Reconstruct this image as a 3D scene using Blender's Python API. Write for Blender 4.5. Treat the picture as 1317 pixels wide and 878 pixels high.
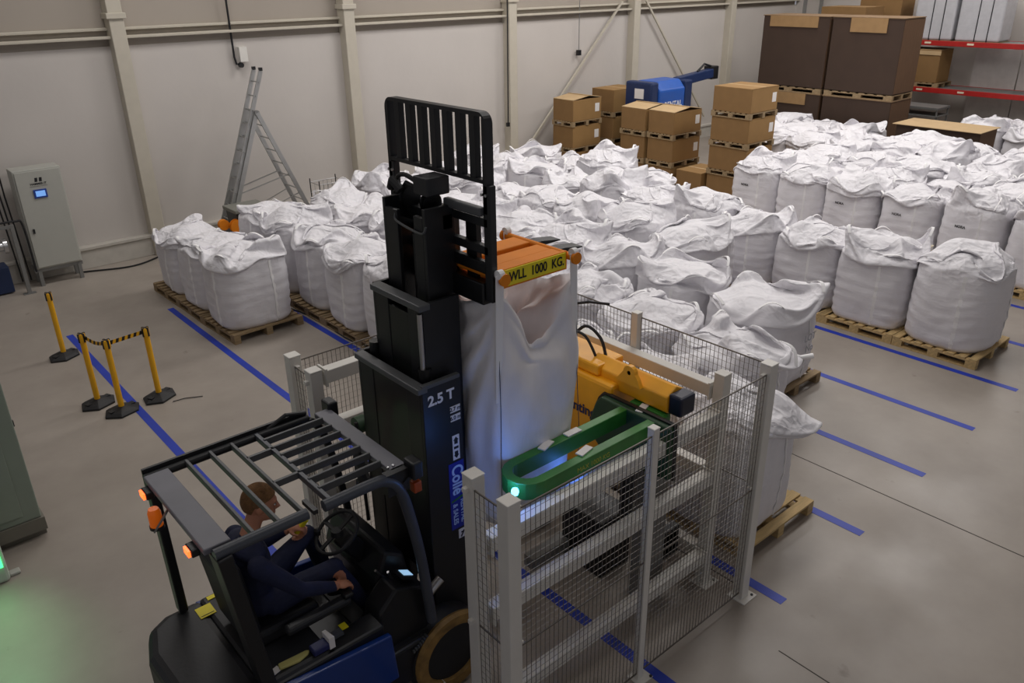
import bpy, bmesh, math, random
from mathutils import Vector, Matrix, noise
random.seed(7)
S = bpy.context.scene
for o in list(bpy.data.objects): bpy.data.objects.remove(o)
C = S.collection

# ---------------------------------------------------------------- camera
cam_d = bpy.data.cameras.new('camera'); cam = bpy.data.objects.new('camera', cam_d); C.objects.link(cam)
PITCH, ROLL, YAW, HEIGHT = .4247, -.0159, .8614, 5.0
fw = Vector((math.cos(PITCH)*math.cos(YAW), math.cos(PITCH)*math.sin(YAW), -math.sin(PITCH)))
r0 = Vector((math.sin(YAW), -math.cos(YAW), 0)); u0 = r0.cross(fw)
rr = r0*math.cos(ROLL)+u0*math.sin(ROLL); uu = -r0*math.sin(ROLL)+u0*math.cos(ROLL)
M = Matrix((rr, uu, -fw)).transposed().to_4x4(); M.translation = (0, 0, HEIGHT)
cam.matrix_world = M
cam_d.sensor_width = 36; cam_d.lens = 1040*36/1317; cam_d.clip_end = 200
S.camera = cam

# ---------------------------------------------------------------- world, lights, exposure
w = bpy.data.worlds.new('world'); S.world = w; w.use_nodes = True
w.node_tree.nodes['Background'].inputs[0].default_value = (.93, .93, 1, 1)
w.node_tree.nodes['Background'].inputs[1].default_value = .30
def area(name, loc, size, power, col=(1, .97, .95)):
    d = bpy.data.lights.new(name, 'AREA'); d.shape = 'RECTANGLE'; d.size, d.size_y = size; d.energy = power; d.color = col
    o = bpy.data.objects.new(name, d); C.objects.link(o); o.location = loc
    return o
for i, (x, y, p) in enumerate([(5, 13, 260), (13, 12.5, 460), (21, 12, 420), (10, 6, 300), (18, 6, 420), (26, 8, 300), (1, 8, 70), (4, 3, 90)]):
    area('ceiling_light', (x, y, 8.8), (4.5, 1.6), p)
S.view_settings.view_transform = 'Standard'; S.view_settings.look = 'None'; S.view_settings.gamma = 1
S.view_settings.exposure = -0.42; S.view_settings.use_curve_mapping = False

# ---------------------------------------------------------------- materials
MATS = {}
def srgb(c): return tuple(((v/255)/12.92 if v/255 <= .04045 else ((v/255+.055)/1.055)**2.4) for v in c)
def mat(name, col, rough=.6, metal=0, var=.06, scale=6, bump=0, bscale=40, emit=0, stretch=(1, 1, 1), coat=0, alpha=1, sub=0):
    if name in MATS: return MATS[name]
    m = bpy.data.materials.new(name); m.use_nodes = True; nt = m.node_tree; b = nt.nodes['Principled BSDF']
    c = srgb(col)
    tc = nt.nodes.new('ShaderNodeTexCoord'); mp = nt.nodes.new('ShaderNodeMapping'); mp.inputs['Scale'].default_value = stretch
    nt.links.new(tc.outputs['Object'], mp.inputs[0])
    n = nt.nodes.new('ShaderNodeTexNoise'); n.inputs['Scale'].default_value = scale; n.inputs['Detail'].default_value = 4
    nt.links.new(mp.outputs[0], n.inputs[0])
    rp = nt.nodes.new('ShaderNodeValToRGB'); e = rp.color_ramp.elements
    e[0].position = .3; e[1].position = .7
    e[0].color = (*[v*(1-var) for v in c], 1); e[1].color = (*[min(1, v*(1+var)) for v in c], 1)
    nt.links.new(n.outputs['Fac'], rp.inputs[0]); nt.links.new(rp.outputs[0], b.inputs['Base Color'])
    b.inputs['Roughness'].default_value = rough; b.inputs['Metallic'].default_value = metal
    b.inputs['Coat Weight'].default_value = coat
    if alpha < 1: b.inputs['Alpha'].default_value = alpha
    if emit: b.inputs['Emission Color'].default_value = (*c, 1); b.inputs['Emission Strength'].default_value = emit
    if bump:
        n2 = nt.nodes.new('ShaderNodeTexNoise'); n2.inputs['Scale'].default_value = bscale; n2.inputs['Detail'].default_value = 3
        nt.links.new(mp.outputs[0], n2.inputs[0])
        bp = nt.nodes.new('ShaderNodeBump'); bp.inputs['Strength'].default_value = bump; bp.inputs['Distance'].default_value = .02
        nt.links.new(n2.outputs['Fac'], bp.inputs['Height']); nt.links.new(bp.outputs[0], b.inputs['Normal'])
    MATS[name] = m; return m
wallm = mat('painted_wall', (196, 190, 184), .8, var=.04, scale=.5, bump=.1, bscale=8)
wallup = mat('upper_wall', (164, 155, 144), .8, var=.03, scale=.5)
colm = mat('painted_column', (192, 185, 170), .7, var=.03)
plm = mat('plinth_paint', (186, 181, 172), .7, var=.06)
def floor_mat():
    m = bpy.data.materials.new('polished_concrete'); m.use_nodes = True; nt = m.node_tree; b = nt.nodes['Principled BSDF']
    tc = nt.nodes.new('ShaderNodeTexCoord')
    def nz(scale, det, rough=.5):
        n = nt.nodes.new('ShaderNodeTexNoise'); n.inputs['Scale'].default_value = scale; n.inputs['Detail'].default_value = det; n.inputs['Roughness'].default_value = rough
        nt.links.new(tc.outputs['Object'], n.inputs[0]); return n
    def ramp(n, a, b_, ca, cb):
        r = nt.nodes.new('ShaderNodeValToRGB'); r.color_ramp.elements[0].position = a; r.color_ramp.elements[1].position = b_
        r.color_ramp.elements[0].color = (*ca, 1); r.color_ramp.elements[1].color = (*cb, 1)
        nt.links.new(n.outputs['Fac'], r.inputs[0]); return r
    base = ramp(nz(.55, 8, .62), .3, .72, srgb((142, 133, 124)), srgb((168, 159, 149)))
    sp = ramp(nz(3.3, 5), .69, .76, (1, 1, 1), (.72, .70, .68))
    mx = nt.nodes.new('ShaderNodeMixRGB'); mx.blend_type = 'MULTIPLY'; mx.inputs[0].default_value = 1
    nt.links.new(base.outputs[0], mx.inputs[1]); nt.links.new(sp.outputs[0], mx.inputs[2])
    nt.links.new(mx.outputs[0], b.inputs['Base Color'])
    rg = ramp(nz(1.2, 5), .35, .7, (.38,)*3, (.55,)*3); nt.links.new(rg.outputs[0], b.inputs['Roughness'])
    return m
floorm = floor_mat()
tapem = mat('blue_floor_tape', (24, 54, 168), .5, var=.14, scale=3)
bagm = mat('woven_polypropylene', (228, 226, 230), .62, var=.015, bump=.3, bscale=5, stretch=(1, 1, 5))
def crumple(m):   # sharp little creases in the loose collapsed top of the fabric
    nt = m.node_tree; N = nt.nodes; b = N['Principled BSDF']; L = nt.links
    bp = [n for n in N if n.type == 'BUMP'][0]; tc = [n for n in N if n.type == 'TEX_COORD'][0]
    wn = N.new('ShaderNodeTexNoise'); wn.inputs['Scale'].default_value = 2.5; L.new(tc.outputs['Object'], wn.inputs[0])
    mx = N.new('ShaderNodeMixRGB'); mx.blend_type = 'ADD'; mx.inputs[0].default_value = .45; L.new(tc.outputs['Object'], mx.inputs[1]); L.new(wn.outputs['Color'], mx.inputs[2])
    vo = N.new('ShaderNodeTexVoronoi'); vo.inputs['Scale'].default_value = 5.5; L.new(mx.outputs[0], vo.inputs['Vector'])
    v2 = N.new('ShaderNodeTexVoronoi'); v2.inputs['Scale'].default_value = 12; L.new(mx.outputs[0], v2.inputs['Vector'])
    ad = N.new('ShaderNodeMath'); ad.operation = 'MULTIPLY_ADD'; ad.inputs[1].default_value = .4; L.new(v2.outputs['Distance'], ad.inputs[0]); L.new(vo.outputs['Distance'], ad.inputs[2])
    sp = N.new('ShaderNodeSeparateXYZ'); L.new(tc.outputs['Object'], sp.inputs[0])
    mr = N.new('ShaderNodeMapRange'); mr.inputs[1].default_value = .85; mr.inputs[2].default_value = 1.02; mr.inputs[3].default_value = .05; mr.inputs[4].default_value = .42; L.new(sp.outputs['Z'], mr.inputs[0])
    b2 = N.new('ShaderNodeBump'); b2.inputs['Distance'].default_value = .09; L.new(mr.outputs[0], b2.inputs['Strength']); L.new(ad.outputs[0], b2.inputs['Height'])
    L.new(bp.outputs[0], b2.inputs['Normal']); L.new(b2.outputs[0], b.inputs['Normal'])
crumple(bagm)
strapm = mat('white_webbing', (244, 243, 243), .6, var=.02)
darkline = mat('dark_stitching', (60, 62, 80), .7)
tiem = mat('cream_tie', (225, 215, 190), .7)
wood = mat('pallet_wood', (196, 168, 118), .75, var=.16, scale=5, stretch=(1, 6, 6), bump=.2)
woodd = mat('aged_pallet_wood', (150, 128, 96), .8, var=.2, scale=5, stretch=(1, 6, 6), bump=.2)
card = mat('brown_cardboard', (148, 114, 68), .8, var=.05, scale=4)
cardd = mat('cardboard_front', (134, 102, 62), .8, var=.05, scale=4)
cardl = mat('light_cardboard', (190, 162, 122), .8, var=.05, scale=4)
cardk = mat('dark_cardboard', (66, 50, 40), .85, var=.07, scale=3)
paper = mat('paper_label', (232, 228, 224), .7, var=.02)
ink = mat('black_ink', (24, 24, 28), .7)
blackm = mat('black_paint', (24, 25, 28), .42, var=.15, scale=8)
blackg = mat('black_grease_steel', (14, 15, 17), .35, var=.3, scale=14)
greym = mat('grey_paint', (84, 86, 88), .45, var=.08)
dgrey = mat('dark_grey_plastic', (36, 37, 40), .5, var=.12, scale=7, bump=.05)
tubem = mat('guard_tube', (66, 70, 78), .4, var=.1)
bluep = mat('blue_paint', (14, 54, 128), .4, var=.06, coat=.3)
chrome = mat('bright_steel', (200, 200, 202), .28, metal=1, var=.05)
alum = mat('aluminium', (176, 176, 174), .42, metal=.75, var=.06)
galv = mat('grey_steel', (132, 132, 130), .5, metal=.4, var=.06)
whitep = mat('white_powder_coat', (222, 219, 212), .45, var=.03)
wirem = mat('mesh_wire', (104, 98, 92), .5, metal=.3)
yel = mat('safety_yellow', (240, 178, 24), .45, var=.06)
rub = mat('black_rubber', (30, 30, 32), .6, var=.12, scale=12)
ambery = mat('machine_yellow', (246, 170, 22), .42, var=.14, scale=3, coat=.2)
orng = mat('orange_paint', (230, 132, 0), .7, var=.08, scale=4)
grn = mat('machine_green', (46, 120, 44), .45, var=.2, scale=5)
dgrn = mat('dark_green_panel', (30, 66, 40), .4, var=.15)
bright_y = mat('yellow_sticker', (240, 222, 30), .5, var=.04)
whitet = mat('white_lettering', (235, 235, 240), .5)
redp = mat('rack_red', (168, 30, 26), .5, var=.08)
greyc = mat('cabinet_grey', (176, 176, 168), .45, var=.02)
greyg = mat('machine_grey_green', (142, 152, 140), .45, var=.03)
skin = mat('skin', (196, 134, 104), .55, var=.06)
navy = mat('navy_workwear', (26, 32, 62), .8, var=.2, scale=9, bump=.3, bscale=14)
hairm = mat('short_brown_hair', (124, 88, 52), .8, var=.25, scale=40, bump=.5, bscale=120)
plast = mat('stretch_film', (190, 190, 194), .25, var=.05, bump=.4, bscale=10)

# ---------------------------------------------------------------- mesh helpers
class MB:
    def __init__(s): s.v = []; s.f = []
    def add(s, vs, fs):
        n = len(s.v); s.v += [tuple(v) for v in vs]; s.f += [tuple(i+n for i in f) for f in fs]; return s
    def box(s, x0, x1, y0, y1, z0, z1, rot=None, at=None):
        vs = [Vector((x, y, z)) for z in (z0, z1) for y in (y0, y1) for x in (x0, x1)]
        if rot is not None: vs = [rot @ v for v in vs]
        if at is not None: vs = [v+Vector(at) for v in vs]
        return s.add(vs, [(0, 2, 3, 1), (4, 5, 7, 6), (0, 1, 5, 4), (2, 6, 7, 3), (0, 4, 6, 2), (1, 3, 7, 5)])
    def bar(s, a, b, wd, h=None, up=(0, 0, 1)):
        a, b = Vector(a), Vector(b); h = h or wd; d = (b-a).normalized(); up = Vector(up)
        if abs(d.dot(up)) > .98: up = Vector((1, 0, 0))
        sx = d.cross(up).normalized()*wd/2; sz = sx.cross(d).normalized()*h/2
        vs = [p+i*sx+j*sz for p in (a, b) for i, j in ((-1, -1), (1, -1), (1, 1), (-1, 1))]
        return s.add(vs, [(0, 1, 2, 3), (4, 7, 6, 5), (0, 4, 5, 1), (1, 5, 6, 2), (2, 6, 7, 3), (3, 7, 4, 0)])
    def tube(s, pts, r, n=10, rs=None, caps=True):
        pts = [Vector(p) for p in pts]
        if rs is None and 3 < len(pts) < 9 and (pts[0]-pts[1]).length < 3 and (pts[0]-pts[-1]).length > .02:
            q = [pts[0]]+pts+[pts[-1]]; out = []
            for i in range(1, len(q)-2):
                for k in range(6):
                    u = k/6; p0, p1, p2, p3 = q[i-1], q[i], q[i+1], q[i+2]
                    out.append(.5*((2*p1)+(p2-p0)*u+(2*p0-5*p1+4*p2-p3)*u*u+(3*p1-p0-3*p2+p3)*u**3))
            pts = out+[pts[-1]]
        rings = []; prev = None
        for i, p in enumerate(pts):
            d = (pts[min(i+1, len(pts)-1)]-pts[max(i-1, 0)]).normalized()
            if prev is None: prev = Vector((0, 0, 1)) if abs(d.z) < .9 else Vector((1, 0, 0))
            x = (prev-d*prev.dot(d)).normalized(); prev = x; y = d.cross(x); rad = rs[i] if rs else r
            rings.append([p+x*math.cos(2*math.pi*k/n)*rad+y*math.sin(2*math.pi*k/n)*rad for k in range(n)])
        vs = [v for rg in rings for v in rg]; fs = []
        for i in range(len(pts)-1):
            for k in range(n): fs.append((i*n+k, i*n+(k+1) % n, (i+1)*n+(k+1) % n, (i+1)*n+k))
        if caps: fs += [tuple(range(n))[::-1], tuple((len(pts)-1)*n+k for k in range(n))]
        return s.add(vs, fs)
    def lathe(s, prof, c=(0, 0, 0), n=20, axis='Z', sx=1, sy=1):
        vs = []; fs = []; c = Vector(c)
        for r, z in prof:
            for k in range(n):
                a = 2*math.pi*k/n; p = (r*math.cos(a)*sx, r*math.sin(a)*sy, z)
                if axis == 'Y': p = (p[0], p[2], p[1])
                if axis == 'X': p = (p[2], p[0], p[1])
                vs.append(c+Vector(p))
        for i in range(len(prof)-1):
            for k in range(n): fs.append((i*n+k, i*n+(k+1) % n, (i+1)*n+(k+1) % n, (i+1)*n+k))
        fs += [tuple(range(n))[::-1], tuple((len(prof)-1)*n+k for k in range(n))]
        return s.add(vs, fs)
    def prism(s, poly, a0, a1, axis='Y'):
        def P(p, a): return {'Y': (p[0], a, p[1]), 'X': (a, p[0], p[1]), 'Z': (p[0], p[1], a)}[axis]
        n = len(poly); vs = [P(p, a0) for p in poly]+[P(p, a1) for p in poly]
        return s.add(vs, [tuple(range(n))[::-1], tuple(range(n, 2*n))]+[(i, (i+1) % n, n+(i+1) % n, n+i) for i in range(n)])
    def blob(s, c, r, n=14, m=10, rot=None):
        prof = []; c = Vector(c); vs = []; fs = []
        for j in range(m+1):
            t = math.pi*j/m-math.pi/2
            for k in range(n):
                a = 2*math.pi*k/n
                p = Vector((math.cos(t)*math.cos(a)*r[0], math.cos(t)*math.sin(a)*r[1], math.sin(t)*r[2]))
                if rot is not None: p = rot @ p
                vs.append(c+p)
        for j in range(m):
            for k in range(n): fs.append((j*n+k, j*n+(k+1) % n, (j+1)*n+(k+1) % n, (j+1)*n+k))
        return s.add(vs, fs)
    def mesh(s, name, m, bevel=0, smooth=False, seg=2):
        me = bpy.data.meshes.new(name); me.from_pydata(s.v, [], s.f)
        bm = bmesh.new(); bm.from_mesh(me); bmesh.ops.remove_doubles(bm, verts=bm.verts, dist=1e-5)
        bmesh.ops.recalc_face_normals(bm, faces=bm.faces)
        if bevel:
            ed = [e for e in bm.edges if len(e.link_faces) == 2 and e.calc_face_angle(0) > .5]
            bmesh.ops.bevel(bm, geom=ed, offset=bevel, segments=seg, affect='EDGES', profile=.5, clamp_overlap=True)
        bm.to_mesh(me); bm.free()
        me.materials.append(m)
        if smooth:
            me.polygons.foreach_set('use_smooth', [True]*len(me.polygons)); me.set_sharp_from_angle(angle=.7)
        return me
    def obj(s, name, m, parent=None, bevel=0, smooth=False, seg=2):
        return link(name, s.mesh(name, m, bevel, smooth, seg), parent)
def link(name, me, parent=None):
    o = bpy.data.objects.new(name, me); C.objects.link(o)
    if parent is not None:
        o.parent = parent
        if parent.get('origin') is not None: pass
    return o
def tag(o, label=None, cat=None, group=None, kind=None):
    if label: o['label'] = label
    if cat: o['category'] = cat
    if group: o['group'] = group
    if kind: o['kind'] = kind
    return o
def thing(name, label, cat, loc=(0, 0, 0), rz=0, group=None):
    o = bpy.data.objects.new(name, None); C.objects.link(o); o.empty_display_size = .1
    o.location = loc; o.rotation_euler = (0, 0, rz); return tag(o, label, cat, group)
def wpart(mb, name, m, t, **k):
    """mesh given in world coordinates, parented to a thing that stands at t.location"""
    off = Vector(t.location); mb.v = [tuple(Vector(v)-off) for v in mb.v]
    return mb.obj(name, m, t, **k)
def copy_tree(o, parent=None):
    c = o.copy(); C.objects.link(c); c.parent = parent
    for ch in o.children: copy_tree(ch, c)
    return c
def text(name, body, size, loc, xd, yd, m, parent=None, bold=0, extr=.0008, align='CENTER', sx=1):
    cu = bpy.data.curves.new(name, 'FONT'); cu.body = body; cu.size = size; cu.extrude = extr; cu.align_x = align; cu.align_y = 'CENTER'; cu.offset = bold
    tmp = bpy.data.objects.new('tmp', cu); C.objects.link(tmp)
    dg = bpy.context.evaluated_depsgraph_get(); me = bpy.data.meshes.new_from_object(tmp.evaluated_get(dg))
    bpy.data.objects.remove(tmp)
    xd = Vector(xd).normalized(); yd = Vector(yd).normalized(); zd = xd.cross(yd)
    R = Matrix((xd*sx, yd, zd)).transposed().to_4x4(); R.translation = Vector(loc)-(Vector(parent.location) if parent else Vector())
    me.transform(R); me.materials.clear(); me.materials.append(m); me.name = name
    return link(name, me, parent)

# ================================================================ SETTING
WY = 16.6; WX = 27.6; HC = 9.2
def struct(name, mb, m, **k): return tag(mb.obj(name, m, **k), kind='structure')
struct('floor', MB().box(-8, WX+.4, -6, WY+.4, -.2, 0), floorm)
struct('ceiling', MB().box(-8, WX+.4, -6, WY+.4, HC, HC+.2), wallup)
wl = struct('wall_left', MB().box(-8, WX, WY, WY+.3, 0, 3.93), wallm)
MB().box(-8, WX, WY+.06, WY+.3, 3.93, HC).obj('upper_wall_panel', wallup, wl)
struct('trim_1', MB().box(-8, WX, WY-.05, WY+.06, 4.2, 4.25).box(-8, WX, WY-.15, WY+.06, 4.06, 4.11), colm, bevel=.01)
struct('wall_back', MB().box(WX, WX+.3, -6, WY, 0, HC), wallm)
struct('baseboard_left', MB().box(-8, WX, WY-.14, WY, 0, .36).box(-8, WX, WY-.17, WY, .36, .42), plm, bevel=.008)
for i, x in enumerate((4.85, 9.6, 14.25, 18.95, 23.6)):
    c = struct('trim_%d' % (i+2), MB().box(x-.13, x+.13, WY-.24, WY+.05, 0, 7.5), colm, bevel=.012)
    MB().box(x-.17, x+.17, WY-.28, WY+.05, 4.4, 4.5).obj('collar', colm, c, bevel=.01)
struct('trim_7', MB().bar((18.4, WY-.14, 4.3), (14.75, WY-.14, .7), .05), colm)
struct('trim_8', MB().bar((19.4, WY-.14, 4.3), (22.6, WY-.14, .7), .05), colm)
struct('trim_9', MB().box(7.5, 7.512, -6, 15, -.01, .0015), mat('floor_joint', (70, 64, 60), .8))
struct('trim_10', MB().box(4.8, 4.81, -6, 2.35, -.01, .0015), MATS['floor_joint'])
# floor lane tape
lanes = [(2.3, 3.0, 13.25, 'blue floor tape line running under the yellow barrier posts and forklift'),
 (3.88, 2.5, 13.3, 'blue floor tape line left of the first bag lane, running into the cage'),
 (5.33, 2.63, 14.2, 'blue floor tape line ending beside the white cage corner post'),
 (6.72, 2.64, 14.2, 'short blue tape line emerging under the bag right behind the cage'),
 (8.17, 2.69, 14.2, 'blue tape line emerging next to the bag lane with the twisted white stub'),
 (9.57, 2.73, 14.2, 'blue tape line across open floor, nearer one before the two wooden pallets'),
 (11.0, 2.76, 14.2, 'long blue tape line running right along the two light wooden pallets'),
 (12.55, 3.0, 14.2, 'blue tape line seen at the right edge beyond the last pallet'),
 (14.1, 3.2, 9, 'blue tape line at the right edge along the far row of marked bags')]
for x, y0, y1, lab in lanes:
    tag(MB().box(x-.05, x+.05, y0, y1, .0005, .0025).obj('floor_tape_line', tapem), lab, 'floor marking', 'blue floor lane lines')
# wall services
def wallthing(name, lab, cat, parts):
    t = None
    for i, (n, mb, m) in enumerate(parts):
        if t is None: t = thing(name, lab, cat, (0, 0, 0))
        mb.obj(n, m, t)
    return t
wallthing('wall_conduit', 'dark cable pipe dropping down the wall to a small socket box above the ladder', 'conduit',
 [('pipe', MB().tube([(7.0, WY-.06, 8), (7.0, WY-.06, 3.6), (7.03, WY-.06, 3.46), (7.1, WY-.07, 3.46)], .022, 8), blackm),
  ('socket_box', MB().box(7.1, 7.26, WY-.12, WY, 3.5, 3.78), whitep), ('plug', MB().lathe([(.05, 0), (.05, .08)], (7.1, WY-.14, 3.44), 10, 'Y'), blackm)])
wallthing('hanging_cable', 'thin dark cable running down the third wall column behind the bags', 'cable',
 [('cable', MB().tube([(14.02, WY-.3, 8), (14.02, WY-.29, 4), (14.0, WY-.28, 1.5)], .017, 6), blackm), ('cable_end', MB().box(13.96, 14.04, WY-.3, WY-.24, 1.42, 1.52), blackm)])
wallthing('pull_cord', 'thin cord with a small dark end hanging high on the wall', 'cord',
 [('cord', MB().tube([(16.74, WY-.1, 8), (16.74, WY-.1, 3.1)], .01, 6), galv), ('end_switch', MB().box(16.7, 16.8, WY-.14, WY-.04, 2.98, 3.12), blackm)])
random.seed(3)
pts = [(3.3+.12*i, 16.3-.1*math.sin(i*.32)-.25*math.exp(-((i-8)/5)**2)+(.0 if i < 12 else .0), .02) for i in range(22)]
tag(MB().tube(pts, .016, 6).obj('floor_cable', rub), 'dark cable lying on the floor along the wall plinth by the grey cabinet', 'cable')
pts = [(5.35+.02*i+.06*math.sin(i*.7), 11.9-.28*i, .012) for i in range(13)]
tag(MB().tube(pts, .013, 6).obj('floor_cable', rub), 'thin dark cable lying beside the blue line between the first two bag lanes', 'cable')

# ---- control cabinet
t = thing('control_cabinet', 'tall grey control cabinet with a small blue screen standing by the wall', 'cabinet', (2.92, 16.2, 0))
wpart(MB().box(2.54, 3.3, 15.98, 16.38, .32, 2.08), 'body', greyc, t, bevel=.015)
wpart(MB().box(2.565, 3.275, 15.955, 15.98, .35, 2.05), 'door', greyc, t, bevel=.008)
f = wpart(MB().box(2.79, 3.0, 15.935, 15.956, 1.58, 1.73), 'screen_frame', mat('blue_bezel', (40, 70, 150), .4), t, bevel=.004)
wpart(MB().box(2.82, 2.97, 15.93, 15.936, 1.61, 1.705), 'screen', mat('screen_glow', (120, 170, 240), .3, emit=.8), t)
wpart(MB().box(2.63, 2.66, 15.93, 15.96, .98, 1.06), 'door_handle', blackm, t)
for dx in (0, .07):
    wpart(MB().prism([(2.85+dx, 1.86), (2.895+dx, 1.86), (2.905+dx, 1.93), (2.86+dx, 1.93)], 15.953, 15.956), 'emblem', ink, t)
text('lettering', 'HAMMER IT', .05, (2.9, 15.952, 1.825), (1, 0, 0), (0, 0, 1), ink, t, bold=.001)
text('lettering', 'SYSTEMS AND CONTROL', .025, (2.9, 15.952, 1.785), (1, 0, 0), (0, 0, 1), mat('grey_ink', (120, 120, 115), .7), t)
for x, y in ((2.58, 16.02), (3.24, 16.02), (2.58, 16.34), (3.24, 16.34)):
    wpart(MB().box(x-.03, x+.03, y-.03, y+.03, .0, .3), 'leg', galv, t)
wpart(MB().box(2.5, 3.3, 16.0, 16.04, .26, .32).box(2.5, 3.3, 16.32, 16.36, .26, .32), 'base_rail', galv, t)
# ---- steel stand and pipes left
t = thing('pipe_stand', 'grey steel stand with pipes and a chrome fitting left of the cabinet', 'stand', (2.1, 15.6, 0))
wpart(MB().bar((2.3, 15.75, 0), (2.3, 15.75, 1.25), .06).bar((1.2, 15.75, 1.22), (2.3, 15.75, 1.22), .05), 'frame', galv, t)
wpart(MB().box(2.2, 2.4, 15.7, 15.8, 0, .012), 'foot_plate', galv, t)
wpart(MB().tube([(1.5, 15.8, .9), (2.1, 15.8, .9)], .08, 16).tube([(2.1, 15.8, .9), (2.16, 15.8, .9)], .13, 18), 'chrome_fitting', chrome, t, smooth=True)
wpart(MB().box(1.2, 2.12, 15.95, 16.3, .02, .5), 'base_unit', mat('dark_blue_housing', (26, 44, 80), .5), t, bevel=.02)
for i in range(3):
    x = 2.28+.07*i
    wpart(MB().tube([(x, 16.45, 5), (x, 16.45, 1.6), (x+.02, 16.4, 1.0), (x+.05, 16.36, .05)], .014, 6), 'cable', blackm, t)
wpart(MB().tube([(2.05, 15.95, 1.25), (2.4, 15.95, 1.25), (2.5, 15.95, 1.15), (2.52, 15.95, .3)], .018, 8), 'hose', rub, t)
# ---- big machine cabinet at left edge
t = thing('machine_cabinet', 'large grey-green machine cabinet cut off by the left edge', 'cabinet', (0, 8.5, 0))
wpart(MB().box(-1.6, .75, 8.02, 9.0, .22, 2.15), 'body', greyg, t, bevel=.012)
wpart(MB().box(-1.5, .76, 8.06, 8.95, .0, .1).box(-1.5, .77, 8.0, 8.95, .08, .22), 'plinth', mat('plinth_grey', (120, 116, 106), .6), t)
wpart(MB().box(-1.5, .6, 8.005, 8.02, .3, 1.9), 'door', greyg, t, bevel=.004)
wpart(MB().box(.75, .765, 8.1, 8.13, 1.2, 1.26), 'latch', blackm, t)
t = thing('status_unit', 'pale machine housing with a glowing green lamp at the left edge', 'machine', (0, 7.7, 0))
wpart(MB().box(-1.4, .33, 7.5, 7.95, .0, .75), 'body', mat('pale_green_grey', (190, 200, 188), .4), t, bevel=.03)
wpart(MB().box(.33, .42, 7.55, 7.63, 0, .03), 'foot', greyc, t, bevel=.01)
gl = wpart(MB().box(.14, .3, 7.48, 7.5, .18, .34), 'green_lamp', mat('green_glow', (70, 255, 140), .3, emit=3), t)
d = bpy.data.lights.new('green_light', 'SPOT'); d.energy = 60; d.spot_size = 1.5; d.spot_blend = 1; d.color = (.35, 1, .45); d.shadow_soft_size = .12
lo = bpy.data.objects.new('green_light', d); C.objects.link(lo); lo.location = (.1, 7.4, 1.3); lo.rotation_euler = (-.55, .25, 0)

# ---- barrier posts
def bollard(x, y, rz, lab):
    t = thing('barrier_post', lab, 'barrier post', (x, y, 0), rz, 'yellow belt barrier posts')
    MB().lathe([(.24, 0), (.24, .025), (.19, .05), (.06, .085), (.05, .085)], n=6, sx=1, sy=.8).obj('base', rub, t, bevel=.006)
    for a in (0, math.pi): MB().box(.1, .17, -.035, .035, .05, .068, rot=Matrix.Rotation(a, 3, 'Z')).obj('base_slot', blackm, t)
    MB().lathe([(.036, .06), (.036, .88)], n=16).obj('post', yel, t, smooth=True)
    MB().lathe([(.041, .88), (.045, .9), (.045, .985), (.035, 1.0)], n=16).obj('belt_head', yel, t, smooth=True)
    MB().box(-.05, .05, -.012, .012, .89, 1.006).box(-.012, .012, -.05, .05, .89, 1.006).obj('belt_clip', blackm, t, bevel=.003)
bollard(2.03, 12.45, .5, 'lone yellow barrier post standing behind the group of three')
bollard(1.96, 10.56, .4, 'left yellow barrier post of the group of three with black and yellow belt')
bollard(2.13, 10.14, .3, 'nearest yellow barrier post of the group, in the middle where both belts meet')
bollard(2.62, 10.2, .5, 'right yellow barrier post of the group of three')
def belt(a, b, sag, lab):
    a = Vector(a); b = Vector(b); n = max(7, int((b-a).length/.036)); t = thing('barrier_belt', lab, 'belt', a)
    d = (b-a); yb, kb = MB(), MB()
    for i in range(n):
        q = [a+d*(i+k)/n+Vector((0, 0, -sag*4*((i+k)/n)*(1-(i+k)/n))) for k in (0, 1)]
        sh = d/n*.45; up = Vector((0, 0, .026)); nn = d.cross(up).normalized()*.001
        vs = [q[0]-up-sh*.5, q[1]-up-sh*.5, q[1]+up+sh*.5, q[0]+up+sh*.5]
        tgt = (yb if i % 2 else kb); tgt.add([v+nn for v in vs]+[v-nn for v in vs], [(0, 1, 2, 3), (7, 6, 5, 4), (0, 4, 5, 1), (2, 6, 7, 3), (1, 5, 6, 2), (0, 3, 7, 4)])
    wpart(yb, 'yellow_stripes', yel, t); wpart(kb, 'black_stripes', blackm, t)
belt((1.99, 10.52, .95), (2.1, 10.18, .95), .03, 'short black and yellow striped belt between the left and middle posts')
belt((2.17, 10.14, .95), (2.58, 10.2, .95), .0, 'longer black and yellow striped belt between the middle and right posts')
tag(MB().tube([(2.7, 9.95, .01), (2.85, 9.93, .012), (3.05, 9.83, .01)], .006, 5).obj('stick', rub), 'thin dark stick lying on the floor in front of the barrier posts', 'debris')

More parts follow.
